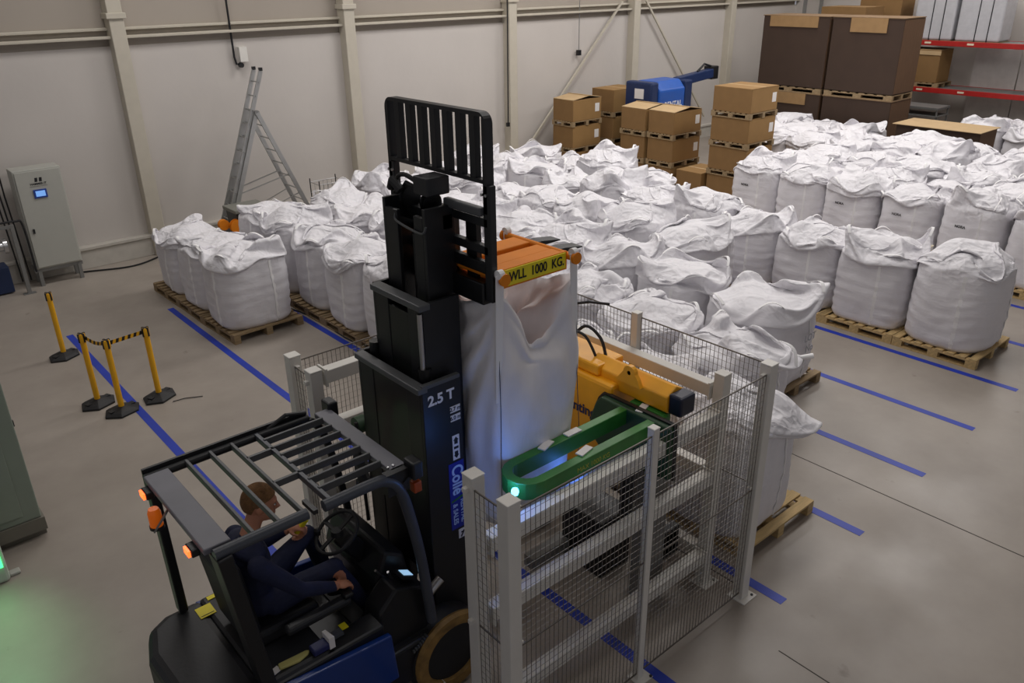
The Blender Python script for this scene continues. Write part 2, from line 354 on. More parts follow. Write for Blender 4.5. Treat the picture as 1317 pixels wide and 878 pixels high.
# ================================================================ PALLETS
def pallet_proto(m, name='pallet', W=1.16, D=1.16):
    t = bpy.data.objects.new(name, None); C.objects.link(t)
    bd = MB().box(-W/2, W/2, -.05, .05, -.011, .011).mesh('deck_board', m)
    bk = MB().box(-.05, .05, -.07, .07, -.039, .039).mesh('block', m)
    cb = MB().box(-.05, .05, -D/2, D/2, -.011, .011).mesh('cross_board', m)
    n = 8
    for i in range(n):
        o = link('deck_board', bd, t); o.location = (0, -D/2+.05+i*(D-.1)/(n-1), .133); o.scale.x = 1+random.uniform(-.01, .01)
    for x in (-W/2+.05, 0, W/2-.05):
        o = link('cross_board', cb, t); o.location = (x, 0, .111)
        o = link('bottom_board', cb, t); o.location = (x, 0, .011)
        for y in (-D/2+.07, 0, D/2-.07):
            o = link('block', bk, t); o.location = (x, y, .061)
    return t
def pallet_one(m):
    mb = MB(); W = D = 1.16
    for i in range(8):
        y = -D/2+.05+i*(D-.1)/7; mb.box(-W/2, W/2, y-.05, y+.05, .122, .144)
    for x in (-W/2+.05, 0, W/2-.05):
        mb.box(x-.05, x+.05, -D/2, D/2, .1, .122).box(x-.05, x+.05, -D/2, D/2, 0, .022)
        for y in (-D/2+.07, 0, D/2-.07): mb.box(x-.05, x+.05, y-.07, y+.07, .022, .1)
    return mb.mesh('pallet', m)
PP = pallet_proto(wood); PD = pallet_proto(woodd); used = set(); PM = pallet_one(woodd)
def pallet(x, y, z, lab, full=True, dark=False, rz=0, group='pallets under the bulk bags', s=(1, 1, 1)):
    if full:
        src = PD if dark else PP
        if src.name in used: o = copy_tree(src)
        else: o = src; used.add(src.name)
    else: o = link('pallet', PM)
    o.location = (x, y, z); o.rotation_euler = (0, 0, rz); o.scale = s
    return tag(o, lab, 'pallet', group)

# ================================================================ BULK BAGS
def ridge(p, s): return 1-min(1, abs(noise.noise(p*s))*2.6)
import numpy as np
NA, NS = 96, 26
def side_point(u, v, H, half, p, off):
    a = u*2*math.pi; ca, sa = math.cos(a), math.sin(a); k = (abs(ca)**p+abs(sa)**p)**(-1/p)
    z = v*H; r = half*(.955+.05*math.sin(math.pi*min(1, v*.8+.1)))
    if z < .07: r *= .94+.06*math.sqrt(max(0, z/.07))
    q = Vector((ca*1.3, sa*1.3, z*1.6))+off
    wv = .5+noise.noise(q*1.4)
    r += .0085*wv*math.sin(z*42+5*noise.noise(Vector((ca*1.1, sa*1.1, z*1.2))+off*2)+2*math.sin(a*2+off.x))*min(1, 1.6-v*1.2)
    r += .022*noise.noise(q)+.012*noise.noise(q*3)
    return Vector((ca*k*r, sa*k*r, z))
def bag_mesh(seed, H=1.0, half=.52, hood=.34, dome=.12, p=4.2, pins=None, gust=(0, 0), steps=70, ears=.16):
    """woven bag: shaped sides, and a loose top that is dropped as cloth over the filling"""
    rnd = random.Random(seed); off = Vector((rnd.uniform(-50, 50), rnd.uniform(-50, 50), rnd.uniform(-50, 50)))
    side = [[side_point(i/NA, j/NS, H, half, p, off) for i in range(NA)] for j in range(NS+1)]
    base = np.array([[*v] for v in side[NS]])
    NW, NTp = 15, 17; NR = 1+NW+NTp
    X = np.zeros((NR, NA, 3)); X[0] = base
    for j in range(1, NW+1): X[j] = base; X[j, :, :2] *= 1+.09*math.sin(math.pi*.62*j/NW); X[j, :, 2] += hood*j/NW
    for j in range(1, NTp+1):
        s_ = 1-.965*j/NTp; X[NW+j] = X[NW]; X[NW+j, :, :2] *= s_
    rest = X.copy(); P = X.copy()
    for j in range(1, NR):
        for i in range(0, NA):
            c = Vector(P[j, i])*2.6+off; d = noise.noise_vector(c)*.16+noise.noise_vector(c*2.7)*.09
            P[j, i] += np.array(d)*min(1, j/5)
    W = np.ones((NR, NA, 1)); W[0] = 0
    hold = []
    for q in range(4):
        i = int((q+.5)/4*NA+rnd.randint(-3, 3)); hgt = rnd.uniform(.15, 1)*ears; j = NW-rnd.randint(0, 4)
        tgt = base[i].copy(); tgt[:2] *= rnd.uniform(.88, 1.03); tgt[2] += hgt
        if pins and q in pins: tgt = base[i]+np.array(pins[q]); j = NW
        hold.append((j, i, tgt))
    for _ in range(rnd.randint(1, 3)):
        i = rnd.randrange(NA); j = NW+rnd.randint(1, 7); sc = .8
        tgt = base[i]*np.array([sc*.6, sc*.6, 1]); tgt[2] += rnd.uniform(.16, .3)*min(1, hood/.3); hold.append((j, i, tgt))
    wide = []
    for (j, i, tg) in hold:
        for di in range(-3, 4):
            for dj in (-1, 0, 1):
                i2 = (i+di) % NA; j2 = min(j+dj, NR-1); dv = (rest[j2, i2]-rest[j, i])*np.array([.9, .9, .35]); dv[2] -= .012*di*di/3+.01*abs(dj)
                wide.append((j2, i2, tg+dv))
    core = hold; hold = wide
    for (j, i, tg) in hold: P[j, i] = tg; W[j, i] = 0
    cons = []
    def L(A, B): return np.linalg.norm(A-B, axis=-1, keepdims=True)
    ix = np.arange(NA)
    def addc(dj, di, k_):
        for par in (0, 1):
            if dj == 0: ja = np.arange(0, NR); ia = ix[par::2] if di == 1 else ix[(ix//di) % 2 == par]
            else:
                ja = np.arange(0, NR-dj); ja = ja[(ja//dj) % 2 == par]; ia = ix
            J, I = np.meshgrid(ja, ia, indexing='ij'); J2 = J+dj; I2 = (I+di) % NA
            cons.append((J, I, J2, I2, L(rest[J, I], rest[J2, I2]), k_))
    addc(0, 1, 1); addc(1, 0, 1); addc(1, 1, .6); addc(1, -1, .6); addc(0, 2, .25); addc(2, 0, .25)
    Vv = np.zeros_like(P); g = np.array([gust[0], gust[1], -9.8]); dt = .022
    for st in range(steps):
        Vv += g*dt*W; Q = P+Vv*dt
        for it in range(7):
            for (J, I, J2, I2, l0, k_) in cons:
                A = Q[J, I]; B = Q[J2, I2]; d = B-A; l = np.linalg.norm(d, axis=-1, keepdims=True)+1e-9
                wa = W[J, I]; wb = W[J2, I2]; ws = wa+wb; ws[ws == 0] = 1e9
                c = k_*(l-l0)/l*d/ws; Q[J, I] = A+c*wa; Q[J2, I2] = B-c*wb
            x, y, z = Q[..., 0], Q[..., 1], Q[..., 2]
            r = (np.abs(x)**p+np.abs(y)**p)**(1/p)/half
            inside = r < 1.0
            hz = H+dome*(1-np.clip(r, 0, 1)**2)+.045*np.sin(x*8+off.x)*np.sin(y*9+off.y)
            low = inside & (z < hz+.004) & (z > H-.12)
            low[0] = False
            Q[..., 2] = np.where(low, hz+.004, z)
            wl_ = (Q[..., 2] < H) & (r < 1.01) & ~low; wl_[0] = False
            f = np.where(wl_, 1.01/np.maximum(r, .3), 1)[..., None]; Q[..., :2] = Q[..., :2]*f
        for (j, i, tg) in hold: Q[j, i] = tg
        Vv = (Q-P)/dt*.93; Vv[..., :2][low] *= .3; P = Q
    for _ in range(2):
        Av = (np.roll(P, 1, 1)+np.roll(P, -1, 1)); Av[1:-1] += P[2:]+P[:-2]; Av[1:-1] /= 4; P[1:-1] = P[1:-1]*.45+Av[1:-1]*.55
    vs = [tuple(v) for row in side for v in row]; fs = []
    for j in range(1, NR): vs += [tuple(P[j, i]) for i in range(NA)]
    nr = NS+1+NR-1
    for j in range(nr-1):
        for i in range(NA): fs.append((j*NA+i, j*NA+(i+1) % NA, (j+1)*NA+(i+1) % NA, (j+1)*NA+i))
    fs.append(tuple(range(NA))[::-1]); n = len(vs); vs.append(tuple(P[-1].mean(0)))
    for i in range(NA): fs.append(((nr-1)*NA+i, (nr-1)*NA+(i+1) % NA, n))
    me = bpy.data.meshes.new('body'); me.from_pydata(vs, [], fs); me.materials.append(bagm)
    me.polygons.foreach_set('use_smooth', [True]*len(me.polygons))
    straps = []
    for q in range(4):
        sb = MB(); a = (q+.5)/4-.07; pr = None
        for i in range(14):
            c = side_point(a, .03+i/13*.96, H, half, p, off); d = Vector((c.x, c.y, 0)).normalized()*.004; td = Vector((-c.y, c.x, 0)).normalized()*.024
            cur = (c+d-td, c+d+td, c-d-td, c-d+td)
            if pr: sb.add([*pr, *cur], [(0, 1, 5, 4), (2, 6, 7, 3), (0, 4, 6, 2), (1, 3, 7, 5)])
            pr = cur
        straps.append(sb.mesh('lift_strap', strapm))
    lm = []
    for (j, i, tg) in core[:4]:
        mb = MB(); c0 = Vector(P[j, (i-4) % NA]); c1 = Vector(P[j, (i+4) % NA]); h = rnd.uniform(.03, .09)
        out = Vector((tg[0], tg[1], 0)).normalized()*rnd.uniform(-.02, .07)
        pts = [c0.lerp(c1, k/8)+(Vector((0, 0, h))+out)*math.sin(k/8*math.pi) for k in range(9)]
        w_ = Vector((tg[0], tg[1], 0)).normalized()*.018; nn = Vector((0, 0, .003))
        for k in range(8):
            A, B = pts[k], pts[k+1]
            mb.add([A-w_+nn, B-w_+nn, B+w_+nn, A+w_+nn, A-w_-nn, B-w_-nn, B+w_-nn, A+w_-nn], [(0, 1, 2, 3), (7, 6, 5, 4), (0, 4, 5, 1), (3, 2, 6, 7)])
        lm.append(mb.mesh('lifting_loop', strapm))
    return me, straps, lm
_r = random.Random(5)
BAGS = [bag_mesh(11+i*5, H=.97+.03*(i % 3), hood=(.38, .46, .54, .42)[i % 4], ears=(.3, .38, .24, .34)[(i//2) % 4], gust=(_r.uniform(-2.5, 2.5), _r.uniform(-2.5, 2.5)), dome=.14+.05*(i % 3), p=3.6+.5*(i % 3)) for i in range(12)]
ORD = ['first', 'second', 'third', 'fourth', 'fifth', 'sixth', 'seventh', 'eighth', 'ninth', 'tenth', 'eleventh', 'twelfth']
def bag(x, y, lab, kind=None, rz=None, s=1.0, group='white bulk bags standing in lanes', mesh=None, z=.145, sz=1.0, loops=True, tie=False, mark=None):
    me, sm, lm = mesh or BAGS[kind if kind is not None else random.randrange(len(BAGS))]
    t = thing('bulk_bag', lab, 'bulk bag', (x, y, z), rz if rz is not None else random.randrange(4)*math.pi/2+random.uniform(-.05, .05), group)
    t.scale = (s, s, s*sz)
    link('body', me, t)
    for q in sm: link('lift_strap', q, t)
    if loops:
        for l in lm: link('lifting_loop', l, t)
    return t
random.seed(21)
# lane A..F : bags listed from the aisle end (small y) to the wall
laneA = [(4.62, 11.72), (4.6, 12.78), (4.58, 13.8)]
tA = ['large round-sided white bulk bag on the end pallet nearest the barrier posts', 'white bulk bag directly behind the large one at the end of the leftmost lane', 'white bulk bag at the wall end of the leftmost lane, in front of the ladder']
tP = ['dark worn pallet under the large bag nearest the barrier posts', 'worn pallet under the second bag of the leftmost lane', 'worn pallet under the wall-end bag of the leftmost lane']
for i, (x, y) in enumerate(laneA):
    bag(x, y, tA[i], kind=(0, 4, 8)[i], rz=(.0, .05, -.04)[i], s=(1.08, 1.0, .98)[i], sz=(.97, .92, .86)[i]); pallet(x, y, 0, tP[i], True, True, rz=(.04, 0, .02)[i])
names = {'B': 'first lane beyond the cage', 'C': 'second lane beyond the cage', 'D': 'third lane beyond the cage',
         'E': 'fourth lane beyond the cage', 'F': 'fifth lane beyond the cage', 'G': 'short lane before the cartons'}
def lane(key, spots, fullp=(), lightp=(), skip=()):
    for i, (x, y) in enumerate(spots):
        if i in skip: continue
        jx, jy = random.uniform(-.03, .03), random.uniform(-.03, .03)
        bag(x+jx, y+jy, 'white bulk bag, %s from aisle end of the %s' % (ORD[i], names[key]), s=random.uniform(1.0, 1.06), sz=random.uniform(.93, 1.05))
        pallet(x, y, 0, 'pallet under the %s bag from aisle end of the %s' % (ORD[i], names[key]), i in fullp or i in lightp, i not in lightp)
yB = [3.75, 4.88, 6.0, 7.1, 8.2, 9.3, 10.35, 11.45, 12.55, 13.6]
lane('B', [(6.0, y) for y in yB], fullp=(5, 6, 7, 8, 9), skip=(0,))
yC = [4.75, 5.9, 7.0, 8.1, 9.2, 10.3, 11.4, 12.5, 13.55]
lane('C', [(7.4, y) for y in yC], skip=(0,))
lane('D', [(8.78, y) for y in [5.25, 6.5, 7.65, 8.75, 9.85, 10.95, 12.05, 13.15, 14.25]], skip=(0,))
lane('E', [(10.2, y) for y in [7.45, 8.6, 9.7, 10.8, 11.9, 13.0, 14.1]])
lane('F', [(11.78, y) for y in [3.93, 5.08, 6.2, 7.3, 8.4, 9.5, 10.6, 11.7, 12.8, 13.9, 15.0]], fullp=(), lightp=(0, 1, 2), skip=(0, 1))
lane('G', [(13.15, y) for y in [10.9, 12.0, 13.1, 14.3]])
# special bags
m1 = bag_mesh(101, H=1.06, hood=.42, pins={3: (.2, -.18, -.12)}, ears=.2, dome=.2)
bag(5.97, 3.75, 'smooth white bulk bag with a pointed flap drooping right, next to the cage corner post', rz=0, s=.98, sz=1.05, mesh=m1, loops=False)
pallet(6.1, 3.73, 0, 'light wooden pallet under the bag beside the cage corner post', True, False)
m2 = bag_mesh(102, H=.88, hood=.42, pins={3: (.13, -.13, -.1)}, ears=.3)
b2 = bag(7.4, 4.75, 'slumped white bulk bag with a short twisted white stub pointing right', rz=0, s=1.05, mesh=m2)
MB().tube([(.42, -.42, .8), (.54, -.53, .77), (.64, -.62, .79)], .03, 10, rs=[.05, .026, .032]).obj('spout_stub', strapm, b2, smooth=True)
pallet(7.4, 4.75, 0, 'wooden pallet under the slumped bag with the twisted stub', True, True)
m3 = bag_mesh(103, H=.88, hood=.36, pins={3: (.08, -.08, .26)}, ears=.2)
b3 = bag(8.78, 5.25, 'white bulk bag with an upturned corner flap and grey print on its side', rz=0, s=1.12, mesh=m3)
text('print', 'LOT', .12, (8.78+.12, 5.25-.578, .72), (1, 0, 0), (0, 0, 1), mat('faint_print', (170, 172, 178), .8), b3, bold=.001)
text('print', 'No', .12, (8.78+.14, 5.25-.574, .58), (1, 0, 0), (0, 0, 1), MATS['faint_print'], b3, bold=.001)
pallet(8.8, 5.2, 0, 'pallet under the bag with the upturned corner flap', True, True)
m4 = bag_mesh(104, H=1.0, hood=.3, dome=.3, ears=.12, p=3.2)
bag(11.8, 3.95, 'round-shouldered white bulk bag at the right end of the lane, on a light pallet', rz=0, s=1.1, mesh=m4, loops=False)
pallet(11.78, 3.95, 0, 'light wooden pallet at the right end of its row, front corner by the tape', True, False)
m5 = bag_mesh(105, H=.98, hood=.46, ears=.4, dome=.2, gust=(0, -3))
b5 = bag(11.78, 5.1, 'white bulk bag with a tied neck leaning right, second bag from the lane end', rz=0, s=1.05, mesh=m5)
MB().lathe([(.05, 0), (.02, .03), (.05, .08)], (.2, -.5, 1.05), 10).obj('tie', tiem, b5)
pallet(11.78, 5.12, 0, 'light wooden pallet second from the right end, next to the long tape line', True, False)
# far field of bags
k = 0
marks = {0: 'leftmost', 1: 'second', 2: 'third', 3: 'fourth', 4: 'fifth', 5: 'sixth'}
for i, y in enumerate((9.3, 8.25, 7.2, 6.1, 5.0, 3.9)):
    b = bag(15.05, y, 'tall smooth-sided white bulk bag, %s from left in far block front row' % ('first', 'second', 'third', 'fourth', 'fifth', 'sixth')[i], rz=0, s=1.0, sz=1.08, kind=(2, 5, 8, 1, 11, 4)[i], group='front row of the far block of bags')
    if i != 1:
        yy = y+.12; p_ = (15.05-.535, yy, .98)
        text('print_mark', 'NORA', .06, p_, (0, -1, 0), (0, 0, 1), ink, None, bold=.002).name = 'print_mark'
        o = C.objects[-1]; o.parent = b; o.matrix_parent_inverse = Matrix.LocRotScale(b.location, b.rotation_euler, b.scale).inverted()
    pallet(15.05, y, 0, 'pallet under the %s bag of the far front row' % ORD[i], i > 3, False)
row = 0
for x in (16.3, 17.5, 18.7, 19.9, 21.1, 22.3, 23.5, 24.7):
    row += 1; n = 0
    for y in [3.9+1.07*j for j in range(9)]:
        if y < .27*x-.6: continue
        if x < 18 and y > 10.1: continue
        if 20.5 < x < 22.4 and 6.9 < y < 9.9: continue
        if x > 21.5 and y > 9.2: continue
        n += 1
        bag(x+random.uniform(-.05, .05), y+random.uniform(-.05, .05), 'white bulk bag in row %s behind the far front row, %s from right' % (ORD[row-1], ORD[n-1]), s=random.uniform(1.0, 1.08), sz=random.uniform(.92, 1.1), group='bags packed in the far block', loops=(row < 3))
        pallet(x, y, 0, 'pallet under the bag in row %s behind far front row, %s from right' % (ORD[row-1], ORD[n-1]), False)

# ================================================================ CARTONS
def carton(x0, y0, z0, dx, dy, h, lab, m=card, mf=cardd, openlid=False, label=True, group='brown cardboard cartons on pallets', flap=False, cat='carton', base=0):
    t = thing('carton', lab, cat, (x0+dx/2, y0+dy/2, z0), 0, group); X, Y = dx/2, dy/2
    th = .012
    MB().box(-X, X, -Y, Y, 0, h).obj('body', mf, t, bevel=.006)
    MB().box(-X+.01, X-.01, -Y-.004, -Y, .01, h-.01).obj('side_panel', m, t)
    if openlid:
        R1 = Matrix.Rotation(.22, 3, 'Y'); 
        MB().box(0, dx*.55, -Y, Y, 0, th, rot=Matrix.Rotation(-.12, 3, 'Y'), at=(-X, 0, h+.004)).obj('flap', cardl, t)
        MB().box(-dx*.5, 0, -Y, Y, 0, th, rot=Matrix.Rotation(.16, 3, 'Y'), at=(X, 0, h+.004)).obj('flap', cardl, t)
    else:
        MB().box(-X, -.004, -Y, Y, h, h+th).obj('flap', m if not flap else cardl, t); MB().box(.004, X, -Y, Y, h, h+th).obj('flap', m if not flap else cardl, t)
        MB().box(-.03, .03, -Y, Y, h+th, h+th+.003).obj('tape', cardl, t)
    if label:
        MB().box(X*.55, X*.85, -Y-.008, -Y-.004, h*.35, h*.75).obj('paper_label', paper, t)
    return t
def flat_pallet(x0, y0, z0, dx, dy, lab, group='pallets between the cartons', m=None):
    return pallet(x0+dx/2, y0+dy/2, z0, lab, True, True, 0, group, (dx/1.16, dy/1.16, .9))
def stack(x, y, dx, dy, n, desc, h=.52, opentop=False, z=0):
    for i in range(n):
        pz = z+i*(h+.13)
        flat_pallet(x, y, pz, dx, dy, 'pallet, %s from floor, %s' % (ORD[i], desc))
        carton(x+.02, y+.02, pz+.131, dx-.04, dy-.04, h-.015, 'brown carton, %s from floor, %s' % (ORD[i], desc), openlid=(opentop and i == n-1))
stack(16.0, 10.42, 1.08, 1.05, 4, 'four-high stack beside the far bags', h=.535)
stack(15.8, 12.35, 1.1, .82, 3, 'right stack of the middle carton pair', opentop=True, h=.53)
stack(15.75, 13.2, 1.1, .82, 3, 'left stack of the middle carton pair', opentop=True, h=.53)
flat_pallet(15.9, 11.52, 0, 1.0, .78, 'pallet under the single low carton left of the tall stack')
carton(15.92, 11.54, .131, .96, .74, .5, 'single low brown carton between the tall stack and the middle pair', label=False)
stack(15.3, 15.25, 1.1, .78, 3, 'leftmost carton stack by the wall', opentop=True, h=.55)
stack(16.9, 15.3, 1.1, .85, 3, 'stack hidden behind the leftmost carton stack', h=.585)
# big dark cartons
def bigcarton(x, y0, y1, z0, h, lab, dx=1.15, flap=None):
    t = thing('large_carton', lab, 'carton', (x+dx/2, (y0+y1)/2, z0), 0, 'large dark cartons'); Y = (y1-y0)/2; X = dx/2
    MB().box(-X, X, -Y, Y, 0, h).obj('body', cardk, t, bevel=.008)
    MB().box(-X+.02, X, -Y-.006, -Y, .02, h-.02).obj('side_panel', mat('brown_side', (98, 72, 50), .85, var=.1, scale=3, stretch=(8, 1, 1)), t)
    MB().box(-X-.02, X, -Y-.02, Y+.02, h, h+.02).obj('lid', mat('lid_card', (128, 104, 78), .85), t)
    if flap:
        a, b, hh = flap; MB().box(-X-.03, -X-.005, a, b, h-hh, h+.005).obj('light_flap', mat('flap_card', (156, 124, 84), .8), t)
    return t
for nm, y0, y1, fl in (('right', 10.1, 12.05, (-.55, .45, .35)), ('left', 12.15, 14.2, (-.7, .8, .28))):
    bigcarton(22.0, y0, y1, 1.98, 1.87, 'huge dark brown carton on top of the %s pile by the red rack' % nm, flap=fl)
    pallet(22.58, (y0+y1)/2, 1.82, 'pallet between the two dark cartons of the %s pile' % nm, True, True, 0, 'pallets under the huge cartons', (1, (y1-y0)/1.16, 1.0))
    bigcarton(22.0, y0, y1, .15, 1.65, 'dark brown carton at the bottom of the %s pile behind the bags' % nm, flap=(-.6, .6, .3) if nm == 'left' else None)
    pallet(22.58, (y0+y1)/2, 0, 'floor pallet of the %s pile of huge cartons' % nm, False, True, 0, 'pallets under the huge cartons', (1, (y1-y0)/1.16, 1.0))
for y0, y1, i in ((12.4, 13.8, 1),):
    carton(24.4, y0, 0.0, 1.1, y1-y0, 4.0, 'tall brown carton standing behind the %s huge carton' % ('left' if i else 'right'), m=cardd, group=None, label=False)
t = thing('open_carton', 'wide dark carton with a light cardboard lid among the far white bags', 'carton', (21.5, 8.4, 0))
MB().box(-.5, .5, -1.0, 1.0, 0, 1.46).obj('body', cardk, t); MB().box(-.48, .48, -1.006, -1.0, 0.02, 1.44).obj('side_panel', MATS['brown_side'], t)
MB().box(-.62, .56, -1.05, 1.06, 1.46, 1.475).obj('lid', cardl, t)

# ================================================================ RACK
t = thing('pallet_rack', 'tall storage rack with red beams at the far right', 'rack', (26.2, 8, 0))
for z, n in ((1.70, 'a'), (3.02, 'b')):
    for x in (25.9, 26.9): wpart(MB().box(x-.03, x+.03, 4.8, 15.2, z-.07, z+.07), 'beam', redp, t, bevel=.006)
    wpart(MB().box(25.93, 26.87, 4.8, 15.2, z+.04, z+.06), 'shelf_panel', galv, t)
for y in (15.25, 7.2, 4.75):
    for x in (25.9, 26.9): wpart(MB().box(x-.045, x+.045, y-.045, y+.045, 0, 5.2), 'upright', galv, t)
    wpart(MB().bar((25.9, y, .3), (26.9, y, 1.5), .03).bar((26.9, y, 1.5), (25.9, y, 2.7), .03), 'brace', galv, t)
for y in (9.9, 8.1, 11.1):
    for z in (1.70, 3.02): wpart(MB().box(25.862, 25.872, y-.09, y+.09, z-.02, z+.03), 'beam_sticker', tiem, t)
carton(25.95, 10.7, 1.77+.13, .85, 1.2, .92, 'brown carton with two white labels on the lower rack shelf', group=None, label=False, flap=True)
carton(25.95, 12.1, 3.085, .85, 1.3, 1.2, 'brown carton on the top rack shelf behind the huge cartons', m=cardd, group=None, label=False)
tt = [o for o in C.objects if o.get('label', '').startswith('brown carton with two white labels')][0]
MB().box(-.44, -.43, .05, .22, .35, .66).obj('paper_label', paper, tt); MB().box(-.44, -.43, .27, .4, .38, .62).obj('paper_label', paper, tt)
MB().box(-.45, -.44, -.62, .6, .78, .9).obj('light_flap', cardl, tt)
pallet(26.38, 11.3, 1.765, 'pallet under the labelled carton on the lower rack shelf', False, False, 0, 'rack pallets', (.8, 1.2, .9))
def wrapped(y0, y1, lab):
    t = thing('wrapped_pack', lab, 'wrapped pack', (26.35, (y0+y1)/2, 3.08), 0, 'film wrapped packs on the top rack shelf'); Y = (y1-y0)/2
    MB().box(-.42, .42, -Y, Y, .02, 1.5).obj('pack', plast, t, bevel=.06, seg=3)
    for q in (-.45, .1): MB().box(-.43, .43, q*Y-.012, q*Y+.012, .01, 1.51).obj('strap', blackm, t)
    MB().box(-.4, .4, -Y, Y, 0, .02).obj('base_board', woodd, t)
wrapped(10.5, 11.65, 'film wrapped white pack on the top rack shelf, left one beside the cartons')
wrapped(9.2, 10.4, 'film wrapped white pack on the top rack shelf, right one at the photo edge')
t = thing('leaning_boards', 'tall grey flat panels leaning behind the lower rack shelf', 'board', (27.2, 8.5, 0))
for j, y in enumerate((7.0, 8.28, 9.56)):
    wpart(MB().box(27.15, 27.19, y-.62, y+.62, 0, 2.95), 'panel', mat('panel_grey', (205, 200, 196), .6), t)
t = thing('steel_tray', 'low grey steel trolley in front of the rack behind the bags', 'trolley', (25.2, 10.6, 0))
wpart(MB().box(24.8, 25.6, 10.0, 11.2, 1.3, 1.36).box(24.8, 25.6, 10.0, 11.2, 1.1, 1.13), 'tray', galv, t)
for x in (24.84, 25.56):
    for y in (10.04, 11.16): wpart(MB().box(x-.02, x+.02, y-.02, y+.02, 0, 1.3), 'leg', galv, t)

# ================================================================ BOOM LIFT (blue)
t = thing('boom_lift', 'blue lifting machine with dark boom arm behind the carton stacks', 'lift', (17.8, 14.5, 0))
wpart(MB().prism([(14.0, 1.3), (15.0, 1.3), (15.0, 2.2), (14.8, 2.42), (14.2, 2.42), (14.0, 2.2)], 17.25, 18.3, 'X'), 'engine_cover', mat('lift_blue', (34, 88, 176), .35, var=.05), t, bevel=.05)
wpart(MB().box(16.95, 17.25, 14.05, 14.95, 1.2, 2.42), 'counterweight', mat('lift_dark_blue', (26, 46, 88), .4), t, bevel=.05)
wpart(MB().box(16.93, 16.95, 14.3, 14.6, 2.0, 2.25), 'sticker', paper, t)
wpart(MB().box(18.3, 18.6, 14.0, 15.0, 1.2, 2.38), 'turret', MATS['lift_dark_blue'], t, bevel=.04)
wpart(MB().bar((18.4, 14.4, 2.3), (19.9, 14.4, 2.42), .24, .24), 'boom_arm', MATS['lift_dark_blue'], t, bevel=.02)
wpart(MB().box(19.85, 20.15, 14.3, 14.6, 2.25, 2.6), 'boom_head', blackm, t, bevel=.02)
wpart(MB().tube([(19.3, 14.4, 2.5), (19.6, 14.4, 2.68), (19.9, 14.4, 2.6)], .03), 'boom_hose', blackm, t)
wpart(MB().box(17.0, 18.6, 14.0, 15.0, .4, 1.2), 'chassis', blackm, t)
for x in (17.3, 18.3):
    for y in (13.95, 15.05): wpart(MB().lathe([(.2, -.13), (.36, -.13), (.38, 0), (.36, .13), (.2, .13)], (x, y, .38), 20, 'Y'), 'wheel', rub, t, smooth=True)
text('lettering', 'RENTAL', .2, (17.8, 13.99, 1.82), (1, 0, 0), (0, 0, 1), whitet, t, bold=.004)

# ================================================================ LADDER and items by the wall
t = thing('combination_ladder', 'tall aluminium A-frame ladder by the wall behind the left bags', 'ladder', (6.6, 15.7, 0))
topc = Vector((6.78, 15.55, 2.66)); foot = Vector((5.75, 15.55, 0)); up = (topc-foot).normalized()
tip = topc+up*.78; side = Vector((.0, 1, 0)); hw = .19
nrm = up.cross(side)
for s_, off in ((-1, 0), (1, 0)):
    wpart(MB().bar(foot+side*hw*s_, topc+side*hw*s_, .03, .085, up=tuple(nrm)), 'rail', alum, t)
    wpart(MB().bar(foot+up*.3+side*(hw-.04)*s_+nrm*.07, tip+side*(hw-.04)*s_+nrm*.07, .028, .08, up=tuple(nrm)), 'upper_rail', alum, t)
rb = MB().tube([(0, -hw, 0), (0, hw, 0)], .014, 8).mesh('rung', alum)
L = (topc-foot).length
for i in range(int(L/.27)):
    p = foot+up*(.2+i*.27); o = link('rung', rb, t); o.location = p-Vector(t.location)
for i in range(int((L+.4)/.27)):
    p = foot+up*(.45+i*.27)+nrm*.07; o = link('rung', rb, t); o.location = p-Vector(t.location)
f2 = Vector((7.85, 15.55, 0)); d2 = (f2-topc)
for s_ in (-1, 1): wpart(MB().bar(topc+side*(hw+.03)*s_, f2+side*(hw+.14)*s_, .03, .08, up=(1, 0, .4)), 'rear_rail', alum, t)
for i in range(1, 10):
    p = topc+d2*(i*.098); q = hw+.03+.11*i*.098
    wpart(MB().tube([p-side*q, p+side*q], .014, 8), 'rung', alum, t)
for s_ in (-1, 1):
    p1 = foot+up*1.25+side*hw*s_; p2 = topc+d2*.47+side*.23*s_; wpart(MB().bar(p1, p2, .02), 'spreader_bar', alum, t)
    p1 = foot+up*.55+side*hw*s_; p2 = topc+d2*.62+side*.26*s_; wpart(MB().bar(p1, p2, .015), 'strut', alum, t)
    wpart(MB().box(-.03, .03, -.03, .03, 0, .06, at=tip+side*.15*s_+nrm*.07), 'end_cap', blackm, t)
    wpart(MB().lathe([(.05, -.02), (.05, .02)], topc+side*(hw+.02)*s_, 14, 'Y'), 'hinge', galv, t)
t = thing('waste_bin', 'black open bin with grey lid standing behind the bags at the ladder foot', 'bin', (6.15, 15.05, 0))
MB().prism([(-.24, 0), (.24, 0), (.3, .95), (-.3, .95)], -.26, .26).obj('body', blackm, t, bevel=.02)
MB().box(-.34, .36, -.3, .3, .95, 1.02).obj('lid', mat('bin_lid', (120, 120, 112), .5), t, bevel=.015)
t = thing('extension_reel', 'orange cable reel hanging at the side of the black bin', 'cable reel', (5.82, 14.8, .62))
MB().lathe([(.13, -.05), (.13, -.04), (.08, -.04), (.08, .04), (.13, .04), (.13, .05)], (0, 0, .1), 20, 'Y').obj('reel', orng, t, smooth=True)
MB().lathe([(.1, -.05), (.1, .05)], (-.2, .12, .14), 16, 'Y').obj('side_disc', orng, t)
MB().bar((0, 0, .1), (.14, .12, .34), .03).obj('handle', orng, t)
t = thing('wire_trolley', 'small wire basket trolley half hidden behind bags right of the ladder', 'trolley', (8.1, 15.3, 0))
wb = MB()
